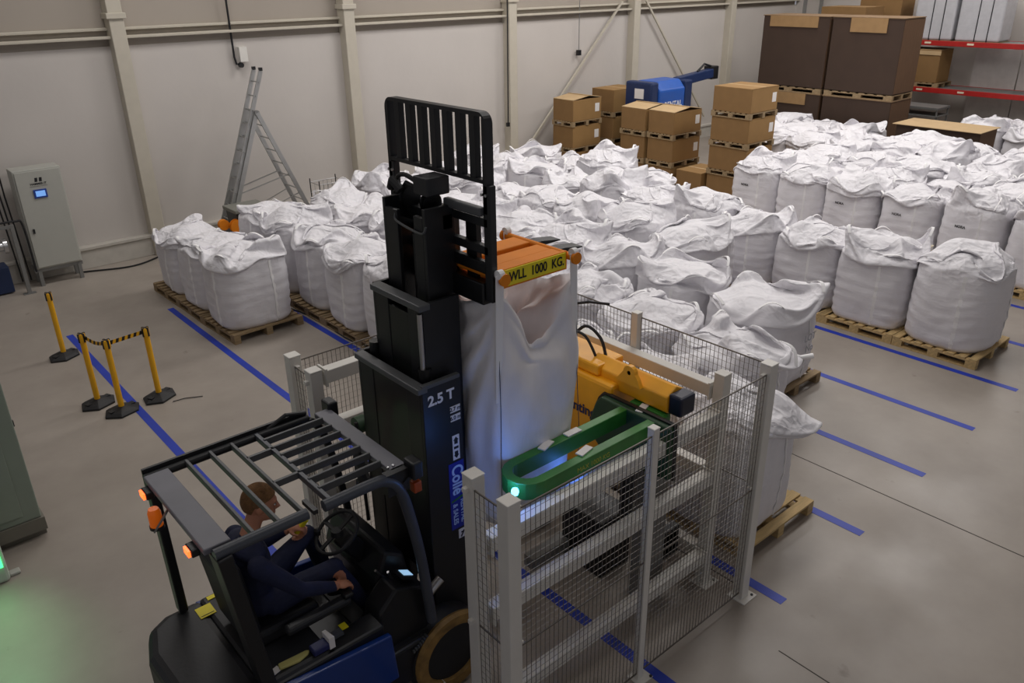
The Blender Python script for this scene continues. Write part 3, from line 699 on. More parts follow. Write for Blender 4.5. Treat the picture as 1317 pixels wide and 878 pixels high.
for z in (.2, .55, .9, 1.12): wb.tube([(-.3, -.2, z), (.3, -.2, z), (.3, .2, z), (-.3, .2, z), (-.3, -.2, z)], .008, 5)
for i in range(7):
    for s_ in (-.2, .2): wb.tube([(-.3+.1*i, s_, .2), (-.3+.1*i, s_, 1.12)], .005, 4)
wb.obj('basket', chrome, t)
for x in (-.3, .3):
    for y in (-.2, .2): MB().tube([(x, y, 0), (x, y, 1.2)], .012, 6).obj('post', blackm, t)

# ================================================================ SAFETY CAGE
CX0, CX1, CY0, CY1, CH = 2.47, 5.11, 2.93, 5.57, 2.28
def cage_post(x, y, lab, h=CH, wd=.10, caps=True, clamps=()):
    t = thing('cage_post', lab, 'post', (x, y, 0), 0, 'white cage posts')
    MB().box(-wd/2, wd/2, -wd/2, wd/2, .01, h-.012).obj('post', whitep, t, bevel=.006)
    MB().box(-wd/2-.003, wd/2+.003, -wd/2-.003, wd/2+.003, h-.012, h).obj('cap', whitep, t, bevel=.006)
    MB().box(-wd/2-.03, wd/2+.06, -wd/2-.05, wd/2+.03, 0, .01).obj('foot_plate', whitep, t)
    for dx, dy in ((.075, -.07), (.075, .04)):
        MB().lathe([(.012, .01), (.012, .02)], (dx, dy, 0), 8).obj('bolt', blackm, t)
    for (dx, dy) in clamps:
        for z in (h-.1, 1.15):
            MB().box(min(0, dx)*1.0-.018*(dy != 0), max(0, dx)+.018*(dy != 0), min(0, dy)-.018*(dx != 0), max(0, dy)+.018*(dx != 0), z-.012, z+.022).obj('clamp', whitep, t, bevel=.004)
    return t
cage_post(CX0, CY0, 'white square cage corner post nearest the camera', clamps=((.09, 0), (0, .09)))
cage_post(2.49, 3.28, 'white square cage post beside the mast, just behind the nearest corner post', clamps=((-.08, 0),))
cage_post(CX1, CY0, 'white cage corner post at the right, foot plate on the blue tape', clamps=((-.09, 0),))
cage_post(CX0, CY1, 'white square cage corner post at the far left of the cage', clamps=((0, -.09),))
cage_post(2.46, 5.21, 'white square cage post holding rails at the left, near the far left corner', clamps=((-.08, 0),))
cage_post(CX1, CY1, 'white cage corner post hidden behind the mast and hanging bag')
cage_post(3.75, CY0, 'thin white cage post in the middle of the near mesh side', wd=.06, h=2.25)
cage_post(CX1, 4.26, 'thin white cage post in the middle of the back mesh side', wd=.07, h=2.3)
cage_post(CX1-.09, 3.27, 'white inner rail post next to the right cage corner', h=2.1)
cage_post(CX1-.09, 5.2, 'white inner rail post at the back corner behind the bag', h=2.1)
def rail(a, b, lab, w_=.10, h=.11):
    t = thing('guard_rail', lab, 'rail', a, 0, 'white cage impact rails')
    o = wpart(MB().bar(a, b, w_, h), 'beam', whitep, t, bevel=.006)
    d = (Vector(b)-Vector(a)).normalized()
    for p in (Vector(a)+d*.01, Vector(b)-d*.01): wpart(MB().bar(p-d*.008, p+d*.008, w_+.03, h+.04), 'end_plate', whitep, t)
for z, n in ((1.72, 'top'), (1.15, 'middle'), (.32, 'bottom')):
    rail((2.56, 3.27, z), (4.96, 3.27, z), '%s white impact rail along the near mesh side of the cage' % n)
    rail((5.02, 3.34, z+.2 if n == 'top' else z), (5.02, 5.14, z+.2 if n == 'top' else z), '%s white impact rail along the back side of the cage' % n)
for z, n in ((2.2, 'top'), (1.74, 'second'), (1.15, 'third'), (.4, 'bottom')):
    rail((2.53, 5.21, z), (4.95, 5.21, z), '%s white impact rail along the left side of the cage' % n)
rail((2.49, 3.34, .1), (2.49, 5.14, .1), 'low white threshold rail under the forklift at the cage opening', .08, .08)
def mesh_panel(a, b, lab, z0=.08, z1=2.2, seam=1.15):
    a = Vector(a); b = Vector(b); L = (b-a).length; d = (b-a)/L; t = thing('mesh_panel', lab, 'mesh panel', (a.x, a.y, 0), 0, 'wire mesh cage panels')
    vb, hb = MB(), MB(); n = int(L/.04)
    for i in range(n+1):
        p = a+d*(L*i/n); vb.bar((p.x, p.y, z0), (p.x, p.y, z1), .0034)
    m_ = int((z1-z0)/.055)
    for i in range(m_+1):
        z = z0+(z1-z0)*i/m_; hb.bar((a.x, a.y, z), (b.x, b.y, z), .0026)
    tag(wpart(vb, 'vertical_wires', wirem, t), kind='stuff'); tag(wpart(hb, 'horizontal_wires', mat('light_wire', (150, 146, 140), .5, metal=.3), t), kind='stuff')
    for z in (z0, seam, z1): wpart(MB().bar((a.x, a.y, z), (b.x, b.y, z), .009), 'edge_wire', wirem, t)
o_ = .0
mesh_panel((CX0+.07, CY0-.02, 0), (3.71, CY0-.02, 0), 'wire mesh panel of the near side between corner post and thin post')
mesh_panel((3.79, CY0-.02, 0), (CX1-.06, CY0-.02, 0), 'wire mesh panel of the near side between thin post and right corner')
mesh_panel((CX1+.02, CY0+.07, 0), (CX1+.02, 4.22, 0), 'wire mesh panel of the back side next to the right corner', z1=2.25)
mesh_panel((CX1+.02, 4.3, 0), (CX1+.02, CY1-.07, 0), 'wire mesh panel of the back side behind the hanging bag', z1=2.25)
mesh_panel((CX0+.07, CY1+.02, 0), (CX1-.07, CY1+.02, 0), 'wire mesh panel of the left cage side behind the mast')
mesh_panel((CX0-.02, CY0+.07, 0), (CX0-.02, 3.22, 0), 'narrow wire mesh panel between the two near posts')
mesh_panel((CX0-.02, 5.27, 0), (CX0-.02, CY1-.07, 0), 'narrow wire mesh panel between the two left posts')

# ================================================================ BAG CONDITIONING MACHINE in the cage
t = thing('bag_press', 'yellow and green hydraulic bag massaging machine inside the white cage', 'machine', (4.4, 4.2, 0))
# yellow body plate facing the bag, with profile
wpart(MB().box(4.35, 4.75, 3.85, 5.0, 1.05, 1.98), 'yellow_body', ambery, t, bevel=.03)
wpart(MB().box(4.4, 4.72, 4.05, 5.0, 1.98, 2.08), 'yellow_top_beam', ambery, t, bevel=.02)
wpart(MB().tube([(4.55, 4.2, 1.98), (4.55, 3.36, 1.98)], .13, 6), 'cylinder_housing', ambery, t, bevel=.012)
wpart(MB().box(4.46, 4.64, 3.24, 3.37, 1.9, 2.07), 'black_end_block', mat('end_block_blue_black', (24, 30, 52), .35), t, bevel=.02)
lug = [(3.52, 2.06), (3.9, 2.06)]+[(3.71+.075*math.cos(a), 2.14+.075*math.sin(a)) for a in [math.pi*k/8 for k in range(9)]][::-1]
lug = [(3.6, 2.04), (3.86, 2.04), (3.81, 2.1)]+[(3.72+.06*math.cos(math.pi*k/8), 2.14+.06*math.sin(math.pi*k/8)) for k in range(9)]+[(3.63, 2.1)]
wpart(MB().prism(lug, 4.40, 4.44, 'X'), 'lifting_lug', ambery, t)
wpart(MB().lathe([(.018, -.13), (.018, -.085)], (4.53, 3.72, 2.14), 12, 'X'), 'lug_pin', blackm, t)
gp = [(3.95, 1.84), (3.9, 1.9), (3.2, 1.9), (3.18, 1.45), (3.85, 1.38), (3.98, 1.5), (4.02, 1.62), (3.99, 1.74)]
wpart(MB().prism(gp, 4.28, 4.36, 'X'), 'green_side_plate', dgrn, t, bevel=.015)
gp2 = [(y+(.02 if y > 3.6 else -.01), z+(.015 if z > 1.6 else -.015)) for y, z in gp]
wpart(MB().prism(gp2, 4.33, 4.365, 'X'), 'plate_edge', blackm, t)
text('lettering', 'Planting', .13, (4.345, 4.22, 1.66), (0, -1, 0), (0, 0, 1), mat('dark_blue_print', (44, 44, 84), .6), t, bold=.003)
# green u-shaped arm frame
U = [(4.5, 3.66), (3.14, 3.66)]+[(3.14-.14*math.sin(math.pi*k/8), 3.52+.14*math.cos(math.pi*k/8)) for k in range(1, 8)]+[(3.14, 3.38), (4.45, 3.38)]
ub = MB(); uv = []; nU = len(U)
for i, (x, y) in enumerate(U):
    p0 = Vector(U[max(i-1, 0)]); p1 = Vector(U[min(i+1, nU-1)]); d_ = (p1-p0).normalized(); q_ = Vector((-d_.y, d_.x))*.038
    for sx_, z_ in ((-1, 1.765), (1, 1.765), (1, 1.895), (-1, 1.895)): uv.append((x+q_.x*sx_, y+q_.y*sx_, z_))
ub.add(uv, [(4*i+k, 4*i+(k+1) % 4, 4*i+4+(k+1) % 4, 4*i+4+k) for i in range(nU-1) for k in range(4)]+[(0, 1, 2, 3), (4*nU-1, 4*nU-2, 4*nU-3, 4*nU-4)])
wpart(ub, 'green_arm', grn, t, bevel=.006)
wpart(MB().box(4.4, 4.5, 3.36, 3.7, 1.76, 1.9), 'green_cross_plate', grn, t, bevel=.01)
wpart(MB().box(3.1, 4.3, 3.42, 3.62, 1.5, 1.56), 'grey_press_pad', mat('press_pad', (150, 148, 152), .6, var=.1), t, bevel=.01)
for x, y, a in ((3.45, 3.66, .3), (3.72, 3.66, .0), (3.6, 3.42, .2), (4.38, 3.55, .3)):
    wpart(MB().box(-.07, .07, -.03, .03, 0, .01, rot=Matrix.Rotation(a, 3, 'Z'), at=(x, y, 1.896)), 'tape_scrap', paper, t)
text('scribble', 'MAX 1000 KG', .055, (3.62, 3.341, 1.83), (1, 0, 0), (0, 0, 1), mat('faded_yellow', (170, 170, 60), .6), t)
wpart(MB().box(3.9, 4.9, 4.3, 4.42, .1, .22), 'base_beam', galv, t)
wpart(MB().box(4.35, 4.75, 3.9, 4.4, .0, .6), 'power_unit', blackg, t, bevel=.02)
wpart(MB().tube([(4.7, 3.75, .5), (4.7, 3.42, .5)], .11, 14).box(4.58, 4.82, 3.42, 3.5, .36, .64), 'motor', blackm, t)
for y in (3.4, 4.8): wpart(MB().box(4.4, 4.6, y, y+.2, 0, 1.7), 'column', galv, t, bevel=.01)
wpart(MB().tube([(4.25, 3.55, .95), (4.25, 3.55, 1.5)], .06, 12), 'hydraulic_cylinder', blackm, t)
wpart(MB().lathe([(.06, 0), (.06, .06), (.03, .08)], (4.5, 4.55, 2.08), 14), 'green_valve', grn, t, smooth=True)
wpart(MB().tube([(4.5, 4.55, 2.12), (4.48, 4.6, 2.3), (4.5, 4.75, 2.38), (4.6, 4.9, 2.32), (4.7, 4.95, 1.9)], .014, 8), 'hose', rub, t)
wpart(MB().tube([(4.5, 4.5, 2.12), (4.55, 4.35, 2.3), (4.6, 4.22, 2.22), (4.6, 4.15, 2.08)], .014, 8), 'hose', rub, t)
wpart(MB().tube([(4.5, 4.58, 2.14), (4.45, 4.45, 2.26), (4.5, 4.3, 2.24), (4.52, 4.18, 2.07)], .012, 8), 'hose', rub, t)
wpart(MB().tube([(4.6, 4.9, 2.3), (4.75, 4.5, 2.42), (4.95, 4.45, 2.36)], .012, 8), 'hose', rub, t)
# ---- crossing steel of the near side (inner struts)
# ================================================================ HANGING BAG
t = thing('hanging_bulk_bag', 'full white bulk bag hanging from the orange frame in front of the mast', 'bulk bag', (3.46, 4.1, 1.2))
NA, NV = 96, 60; vs = []; fs = []
hx, hy = .40, .39
for j in range(NV+1):
    v = j/NV; z = 1.9*v
    for i in range(NA):
        a = 2*math.pi*i/NA; ca, sa = math.cos(a), math.sin(a)
        p_ = 3.0+6*v; k_ = (abs(ca)**p_+abs(sa)**p_)**(-1/p_)
        w_ = 1.0+.05*math.sin(math.pi*min(1, (1-v)*1.15))-.08*v**2
        if v < .08: w_ *= .75+.25*math.sqrt(v/.08)
        x, y = ca*k_*hx*w_, sa*k_*hy*w_
        cor = abs(math.sin(2*a))**3       # 1 at corners
        nn = noise.noise(Vector((x*2.2, y*2.2, z*.9+3)))
        fold = (math.sin(a*9+z*2.2+nn*6)*.016+.02*(ridge(Vector((x*1.2, y*1.2, z*.5+7)), 2.6)-.5))*(.25+v**.7)
        zt = 1.9-z; fx = .012*min(1, v*2)*min(1, (1-v)*5+.2)
        if sa < -abs(ca)*.98: fold += fx*1.6*math.sin(11*math.atan2(zt, x+.42)+2*nn)*min(1, (x+.42)*4)
        elif ca < -abs(sa)*.98: fold += fx*2.4*math.sin(17*math.atan2(zt, (y+.41)*1.4)+2*nn)*min(1, (y+.41)*5)
        if sa < 0: fold += .02*math.sin(6*z-2.2*x+1.5*nn)*max(0, 1-v*1.1)*(1-cor)
        rd = 1+fold*1.6+.045*nn-(1-cor)*.05*v**3
        sidek = .5 if abs(ca) > abs(sa) else 2.0
        drop = (1-cor)*(.2+.1*noise.noise(Vector((ca*3, sa*3, 5))))*sidek*max(0, v-.7)/.3
        zz = z-drop+.03*(ridge(Vector((x, y, z)), 3.)-.5)*max(0, v-.5)*2
        vs.append((x*rd, y*rd, zz))
for j in range(NV):
    for i in range(NA): fs.append((j*NA+i, j*NA+(i+1) % NA, (j+1)*NA+(i+1) % NA, (j+1)*NA+i))
fs.append(tuple(range(NA))[::-1])
# inner sunk top
base = NV*NA; L0 = len(vs)
for q in range(1, 9):
    s_ = 1-q/9
    for i in range(NA):
        x, y, z = vs[base+i]; a = 2*math.pi*i/NA
        pz = z-.3*(1-s_)**.6-.12*(ridge(Vector((x*s_*1.5, y*s_*1.5, 2.2)), 2.6)-.3)*(1-s_)
        vs.append((x*s_*(1-.05*q), y*s_*(1-.05*q), pz))
prev = base
for q in range(8):
    cur = L0+q*NA
    for i in range(NA): fs.append((prev+i, prev+(i+1) % NA, cur+(i+1) % NA, cur+i))
    prev = cur
fs.append(tuple(prev+i for i in range(NA)))
me = bpy.data.meshes.new('body'); me.from_pydata(vs, [], fs); me.materials.append(mat('hanging_bag_fabric', (236, 233, 235), .6, var=.02, bump=.6, bscale=2.2, stretch=(3, 3, 1)))
me.polygons.foreach_set('use_smooth', [True]*len(me.polygons)); link('body', me, t)
for sx in (-1, 1):
    for sy in (-1, 1):
        cx_, cy_ = sx*.365, sy*.36
        hkx = (3.10 if sx < 0 else 3.76)-3.46; hky = (3.74 if sy < 0 else 4.40)-4.1
        sb = MB()
        for (ox) in (-.02, .02):
            sb.bar((cx_+ox*.6, cy_-.012*sy+(.004 if ox > 0 else -.004), 1.15), (hkx+ox*.8, hky+sy*.02, 2.07), .034, .006, up=(0, 1, 0))
        sb.lathe([(.032, -.02), (.032, .02)], (hkx, hky+sy*.02, 2.075), 12, 'X')
        sb.obj('lift_strap', strapm, t)
        MB().tube([(cx_*1.035, cy_*1.03, .1), (cx_*1.06, cy_*1.07, .6), (cx_*1.01, cy_*1.03, 1.1), (cx_, cy_*1.0, 1.55)], .003, 5).obj('seam', darkline, t)
MB().box(-.06, .06, -.003, .003, -.07, .07, rot=Matrix.Rotation(math.pi/2, 3, 'Z') @ Matrix.Rotation(.4, 3, 'Y'), at=(-.412, .1, 1.2)).obj('yellow_patch', mat('faded_yellow_patch', (214, 205, 120), .7), t)
# spreader frame
t = thing('lifting_frame', 'orange fork-mounted lifting frame with yellow WLL 1000 KG plate', 'lifting frame', (3.45, 4.1, 3.22))
wpart(MB().box(3.12, 3.74, 3.92, 4.07, 3.15, 3.26), 'fork_sleeve', orng, t, bevel=.01)
wpart(MB().box(3.12, 3.74, 4.14, 4.32, 3.15, 3.26), 'fork_sleeve', orng, t, bevel=.01)
wpart(MB().box(3.12, 3.74, 3.78, 3.92, 3.24, 3.26), 'top_plate', orng, t)
wpart(MB().box(3.12, 3.74, 3.765, 3.785, 3.15, 3.28), 'side_plate', orng, t)
wpart(MB().box(3.15, 3.72, 3.755, 3.765, 3.165, 3.275), 'warning_plate', bright_y, t)
text('lettering', 'WLL  1000  KG.', .092, (3.455, 3.752, 3.22), (1, 0, 0), (0, 0, 1), ink, t, bold=.0015, sx=.8)
for x in (3.12, 3.76):
    wpart(MB().tube([(x, 3.70, 3.24), (x, 4.44, 3.24)], .026, 14), 'cross_tube', orng, t, smooth=True)
    for y in (3.695, 4.445): wpart(MB().lathe([(.042, -.012), (.042, .012)], (x, y, 3.24), 16, 'Y'), 'end_disc', orng, t)
wpart(MB().tube([(3.3+.03*math.cos(k*1.3), 4.22+.03*math.sin(k*1.3), 3.27+.012*math.sin(k)) for k in range(10)], .008, 6), 'chain', galv, t)

# ================================================================ FORKLIFT
FX = (1.6, 4.35, 0)
t = thing('forklift', 'black and blue 2.5 tonne forklift with raised mast entering the white cage', 'forklift', FX)
GZ = 2.12
# overhead guard
g = MB().box(1.04, 1.2, 3.86, 4.84, GZ-.03, GZ+.01)
wpart(g, 'guard_rear_plate', mat('guard_grey', (112, 112, 120), .45), t, bevel=.008)
wpart(MB().tube([(1.08, 3.82, GZ-.02), (1.65, 3.82, GZ-.02)], .036, 14), 'guard_side_tube', tubem, t, smooth=True)
arc = [(1.76, 3.82, GZ-.02), (2.1, 3.82, GZ-.02), (2.2, 3.82, GZ-.04), (2.28, 3.82, GZ-.12), (2.34, 3.82, GZ-.3), (2.42, 3.82, 1.35), (2.48, 3.83, .75)]
wpart(MB().tube(arc, .038, 14), 'front_pillar', tubem, t, smooth=True)
wpart(MB().tube([(1.05, 4.86, GZ-.02), (2.1, 4.86, GZ-.02), (2.2, 4.86, GZ-.04), (2.28, 4.86, GZ-.12), (2.34, 4.86, GZ-.3), (2.42, 4.86, 1.35), (2.48, 4.85, .75)], .03, 14), 'front_pillar', blackm, t, smooth=True)
wpart(MB().bar((1.05, 4.885, GZ), (2.2, 4.885, GZ), .02, .07), 'guard_side_strip', blackm, t)
wpart(MB().tube([(1.9, 4.87, GZ), (2.05, 4.87, GZ+.06), (2.2, 4.87, GZ+.02)], .015, 8), 'guard_hose', rub, t)
for i, x in enumerate((1.32, 1.48, 1.63, 1.81)):
    wpart(MB().bar((x, 3.83, GZ-.01), (x, 4.86, GZ-.01), .022 if i < 3 else .03, .045), 'guard_bar', greym if i < 3 else tubem, t, bevel=.004)
wpart(MB().bar((1.72, 3.85, GZ-.06), (1.72, 4.0, GZ-.06), .03, .03), 'guard_bracket', blackm, t)
for y in (4.73, 4.6, 4.48, 4.35, 4.22, 4.1, 3.97):
    wpart(MB().bar((1.81, y, GZ-.005), (2.26, y, GZ-.005), .02, .05), 'guard_slat', greym, t, bevel=.003)
for y in (4.6, 4.22): wpart(MB().bar((1.63, y, GZ-.01), (1.81, y, GZ-.01), .022, .045), 'guard_slat', greym, t)
wpart(MB().box(2.26, 2.38, 3.84, 4.86, GZ-.04, GZ), 'guard_front_plate', MATS['guard_grey'], t, bevel=.006)
wpart(MB().box(2.2, 2.36, 3.8, 3.86, GZ-.16, GZ+.0), 'corner_bracket', blackm, t)
for dx in (0, .04): wpart(MB().lathe([(.009, 0), (.009, .01)], (2.26+dx, 3.88, GZ), 10), 'bolt', chrome, t)
wpart(MB().bar((1.12, 3.84, GZ-.03), (1.26, 3.9, .96), .09, .15, up=(0, 1, 0)), 'rear_pillar', blackm, t, bevel=.01)
wpart(MB().bar((1.08, 4.86, GZ-.03), (1.1, 4.88, .98), .09, .06, up=(1, 0, 0)), 'rear_pillar', blackm, t, bevel=.01)
# lights at rear of guard
for y in (4.74, 4.0):
    wpart(MB().box(1.0, 1.05, y-.05, y+.05, GZ-.08, GZ-.03), 'rear_lamp_housing', blackm, t, bevel=.008)
    wpart(MB().box(.985, 1.0, y-.035, y+.035, GZ-.075, GZ-.035), 'rear_lamp', mat('red_lamp', (255, 96, 40), .3, emit=3.5), t)
wpart(MB().bar((1.05, 4.45, GZ-.04), (.98, 4.5, GZ-.16), .12, .01), 'beacon_bracket', galv, t)
wpart(MB().lathe([(.045, 0), (.045, .02)], (.99, 4.54, GZ-.19), 16), 'beacon_base', blackm, t)
wpart(MB().lathe([(.04, 0), (.04, .09), (.03, .12)], (.99, 4.54, GZ-.17), 16), 'beacon', mat('amber_lens', (238, 112, 24), .2, emit=.25), t, smooth=True)
# body
wpart(MB().prism([(.78, 4.05), (.86, 3.86), (1.25, 3.8), (1.25, 4.94), (.98, 4.94), (.84, 4.86), (.76, 4.6)], .22, .97, 'Z'), 'counterweight', dgrey, t, bevel=.07, seg=3)
wpart(MB().box(1.22, 1.7, 3.86, 4.92, .5, .97), 'engine_hood', dgrey, t, bevel=.03)
wpart(MB().box(1.2, 2.5, 3.84, 4.88, .28, .62), 'chassis', blackm, t, bevel=.02)
wpart(MB().prism([(1.2, .45), (1.2, .95), (2.12, .86), (2.15, .45)], 3.79, 3.84), 'blue_side_panel', bluep, t, bevel=.01)
wpart(MB().prism([(1.2, .45), (1.2, .95), (2.12, .86), (2.15, .45)], 4.88, 4.93), 'blue_side_panel', bluep, t, bevel=.01)
wpart(MB().box(1.22, 2.1, 3.84, 4.02, .6, .94), 'side_console', blackm, t, bevel=.02)
wpart(MB().box(2.08, 2.5, 3.86, 4.86, .58, .64), 'foot_floor', rub, t)
wpart(MB().prism([(2.05, .6), (2.1, .98), (2.25, 1.12), (2.5, 1.0), (2.56, .6)], 3.9, 4.1), 'front_fender', blackm, t, bevel=.02)
wpart(MB().prism([(2.3, .6), (2.2, 1.05), (2.3, 1.3), (2.46, 1.2), (2.56, .6)], 4.1, 4.84), 'dashboard', blackm, t, bevel=.03)
wpart(MB().bar((2.36, 4.4, 1.0), (2.14, 4.4, 1.34), .13, .14), 'steering_column', blackm, t, bevel=.02)
sw = Matrix.Rotation(-.55, 3, 'Y'); cw = Vector((2.1, 4.4, 1.4))
wpart(MB().tube([cw+sw @ Vector((.17*math.cos(a), .17*math.sin(a), 0)) for a in [2*math.pi*k/28 for k in range(29)]], .014, 8, caps=False), 'steering_wheel', rub, t, smooth=True)
wpart(MB().bar(cw+sw @ Vector((-.16, 0, 0)), cw+sw @ Vector((.16, 0, 0)), .03, .012).bar(cw, cw+sw @ Vector((0, .16, 0)), .03, .012).lathe([(.045, -.02), (.04, .02)], cw, 12), 'wheel_spokes', rub, t)
wpart(MB().lathe([(.02, 0), (.024, .04), (.01, .055)], cw+sw @ Vector((-.1, .13, .0)), 10), 'wheel_knob', rub, t, smooth=True)
dr = Matrix.Rotation(.5, 3, 'Y')
wpart(MB().box(-.06, .06, -.055, .055, -.012, .012, rot=dr, at=(2.39, 4.0, 1.11)), 'display_housing', blackm, t)
wpart(MB().box(-.042, .042, -.035, .035, .012, .016, rot=dr, at=(2.39, 4.0, 1.11)), 'display_screen', mat('display_glow', (170, 215, 250), .3, emit=.9), t)
wpart(MB().tube([(2.3, 4.1, 1.05), (2.2, 4.08, 1.2)], .01, 6).tube([(2.34, 4.06, 1.0), (2.27, 4.03, 1.18)], .01, 6), 'levers', chrome, t)
# seat
wpart(MB().box(1.34, 1.8, 4.16, 4.66, .97, 1.1), 'seat_cushion', rub, t, bevel=.04, seg=3)
wpart(MB().box(-.07, .06, -.23, .23, 0, .62, rot=Matrix.Rotation(-.12, 3, 'Y'), at=(1.34, 4.41, 1.04)), 'seat_backrest', rub, t, bevel=.045, seg=3)
wpart(MB().box(1.5, 1.98, 4.04, 4.12, 1.06, 1.12), 'armrest', dgrey, t, bevel=.02)
wpart(MB().box(1.93, 2.0, 4.04, 4.12, 1.12, 1.15), 'control_levers', blackm, t, bevel=.01)
wpart(MB().box(1.42, 1.56, 3.9, 3.96, .945, .96).box(1.7, 1.84, 3.94, 4.0, .945, .965), 'hood_latch', greym, t)
# stickers on hood
wpart(MB().box(1.16, 1.27, 4.7, 4.82, .972, .976), 'yellow_sticker', bright_y, t)
wpart(MB().box(1.27, 1.5, 4.85, 4.89, .972, .976), 'yellow_sticker', bright_y, t)
wpart(MB().box(1.17, 1.26, 4.715, 4.72, .977, .978), 'print', ink, t)
wpart(MB().box(1.85, 1.9, 3.98, 4.04, .945, .95), 'yellow_sticker', bright_y, t)
wpart(MB().box(-.07, .07, -.025, .025, 0, .004, rot=Matrix.Rotation(.25, 3, 'Z'), at=(1.3, 3.92, .975)), 'info_label', paper, t)
# mast
outer = MB().box(2.64, 2.96, 4.0, 4.03, .12, 2.52).box(2.64, 2.96, 4.79, 4.82, .12, 2.52)
outer.box(2.64, 2.67, 4.03, 4.2, .12, 2.5).box(2.64, 2.67, 4.62, 4.79, .12, 2.5)
wpart(outer, 'outer_mast', blackm, t, bevel=.004)
wpart(MB().box(2.645, 2.66, 4.2, 4.62, .9, 2.44), 'mast_back_plate', blackg, t)
wpart(MB().box(2.6, 2.68, 3.99, 4.8, 2.475, 2.52), 'outer_top_bar', greym, t, bevel=.008)
wpart(MB().box(2.64, 2.95, 3.992, 4.03, 2.5, 2.53), 'outer_top_strip', greym, t, bevel=.004)
wpart(MB().tube([(2.7, 4.82, .3), (2.7, 4.82, 2.3)], .02, 8).tube([(2.61, 4.86, 1.0), (2.6, 4.88, 1.9)], .015, 8), 'lift_hose', rub, t)
for y in (4.1, 4.72): wpart(MB().tube([(2.74, y, .3), (2.74, y, 2.6)], .045, 14), 'lift_cylinder', blackg, t, smooth=True)
wpart(MB().tube([(2.7, 4.93, 1.84), (2.62, 4.93, 1.84)], .07, 14), 'green_cap', mat('dull_green', (70, 96, 72), .5), t, smooth=True)
wpart(MB().tube([(2.62, 4.9+.03*math.sin(k*.9), 1.6-.018*k) for k in range(20)], .05, 8), 'hose_coil', rub, t)
mid = MB().box(2.74, 3.04, 4.08, 4.11, .4, 3.06).box(2.74, 3.04, 4.66, 4.69, .4, 3.06).box(2.74, 2.77, 4.11, 4.26, .4, 3.02).box(2.74, 2.77, 4.5, 4.66, .4, 3.02)
wpart(mid, 'middle_mast', blackm, t, bevel=.004)
wpart(MB().box(2.745, 2.76, 4.26, 4.5, 1.2, 2.95), 'middle_back_plate', blackg, t)
wpart(MB().prism([(4.06, 3.02), (4.06, 3.065), (4.66, 3.065), (4.66, 3.02)], 2.7, 2.79, 'X'), 'middle_top_bar', greym, t, bevel=.008)
wpart(MB().tube([(2.72, 4.09, 2.5), (2.72, 4.09, 3.0)], .018, 10), 'cylinder_rod', chrome, t, smooth=True)
inner = MB().box(2.84, 3.08, 4.14, 4.17, 1.0, 3.66).box(2.84, 3.08, 4.6, 4.63, 1.0, 3.66).box(2.84, 2.87, 4.17, 4.27, 1.0, 3.6).box(2.84, 2.87, 4.46, 4.6, 1.0, 3.6).box(2.98, 3.06, 4.14, 4.63, 3.5, 3.6)
wpart(inner, 'inner_mast', blackm, t, bevel=.004)
wpart(MB().tube([(2.86, 4.63, 3.56), (2.85, 4.5, 3.58), (2.83, 4.45, 3.53), (2.83, 4.18, 3.5), (2.84, 4.13, 3.55)], .008, 6), 'hose_edge', greym, t)
wpart(MB().tube([(2.93, 4.36, 1.5), (2.93, 4.36, 3.45)], .04, 14), 'free_lift_cylinder', blackg, t, smooth=True)
wpart(MB().tube([(2.9, 4.3, 2.9), (2.9, 4.3, 3.3)], .014, 8), 'chain', chrome, t)
wpart(MB().box(2.9, 3.08, 4.18, 4.34, 3.72, 3.84), 'valve_block', dgrey, t, bevel=.01)
for y in (4.26, 4.5): wpart(MB().lathe([(.075, -.02), (.055, -.012), (.055, .012), (.075, .02)], (2.98, y, 3.66), 18, 'Y'), 'chain_pulley', blackg, t, smooth=True)
wpart(MB().tube([(2.95, 4.34, 3.78), (2.93, 4.48, 3.82), (2.95, 4.6, 3.76), (2.97, 4.63, 3.6)], .016, 8).tube([(2.95, 4.34, 3.74), (2.93, 4.46, 3.77), (2.95, 4.55, 3.7)], .014, 8).tube([(2.9, 4.6, 3.72), (2.88, 4.55, 3.78), (2.9, 4.48, 3.72)], .03, 8), 'hose', rub, t)
# carriage and backrest
cx0, cx1 = 3.06, 3.11
for y in (3.785, 4.83): wpart(MB().box(cx0, cx1, y-.035, y+.035, 3.08, 3.84), 'carriage_side', blackm, t, bevel=.006)
for z in (3.6, 3.42): wpart(MB().box(cx0, cx1, 3.78, 4.83, z-.028, z+.028), 'carriage_bar', blackm, t, bevel=.004)
wpart(MB().box(cx0-.03, cx0+.02, 3.82, 4.2, 3.64, 3.7), 'side_shift_cylinder', greym, t, bevel=.012)
wpart(MB().box(cx0-.02, cx1+.02, 3.82, 4.75, 3.05, 3.2), 'fork_carriage', blackg, t, bevel=.01)
wpart(MB().box(cx0, cx1, 3.8, 4.8, 3.26, 3.34), 'carriage_bar', blackg, t, bevel=.01)
by0, by1, bz0, bz1 = 3.78, 4.86, 3.86, 4.27
def rr_path(y0, y1, z0, z1, r):
    p = [(y0, z0)]
    for k in range(7): a = math.pi-k*math.pi/12; p.append((y0+r+r*math.cos(a), z1-r+r*math.sin(a)))
    for k in range(7): a = math.pi/2-k*math.pi/12; p.append((y1-r+r*math.cos(a), z1-r+r*math.sin(a)))
    p.append((y1, z0)); return p
pth = rr_path(by0, by1, 3.66, bz1, .07); fb = MB()
inn = [(min(max(y, by0+.035), by1-.035) if True else y, min(z, bz1-.025)) for y, z in pth]
n_ = len(pth); vsf = []
for x in (cx0, cx1+.01):
    vsf += [(x, y, z) for y, z in pth]+[(x, y, z) for y, z in inn]
ff = []
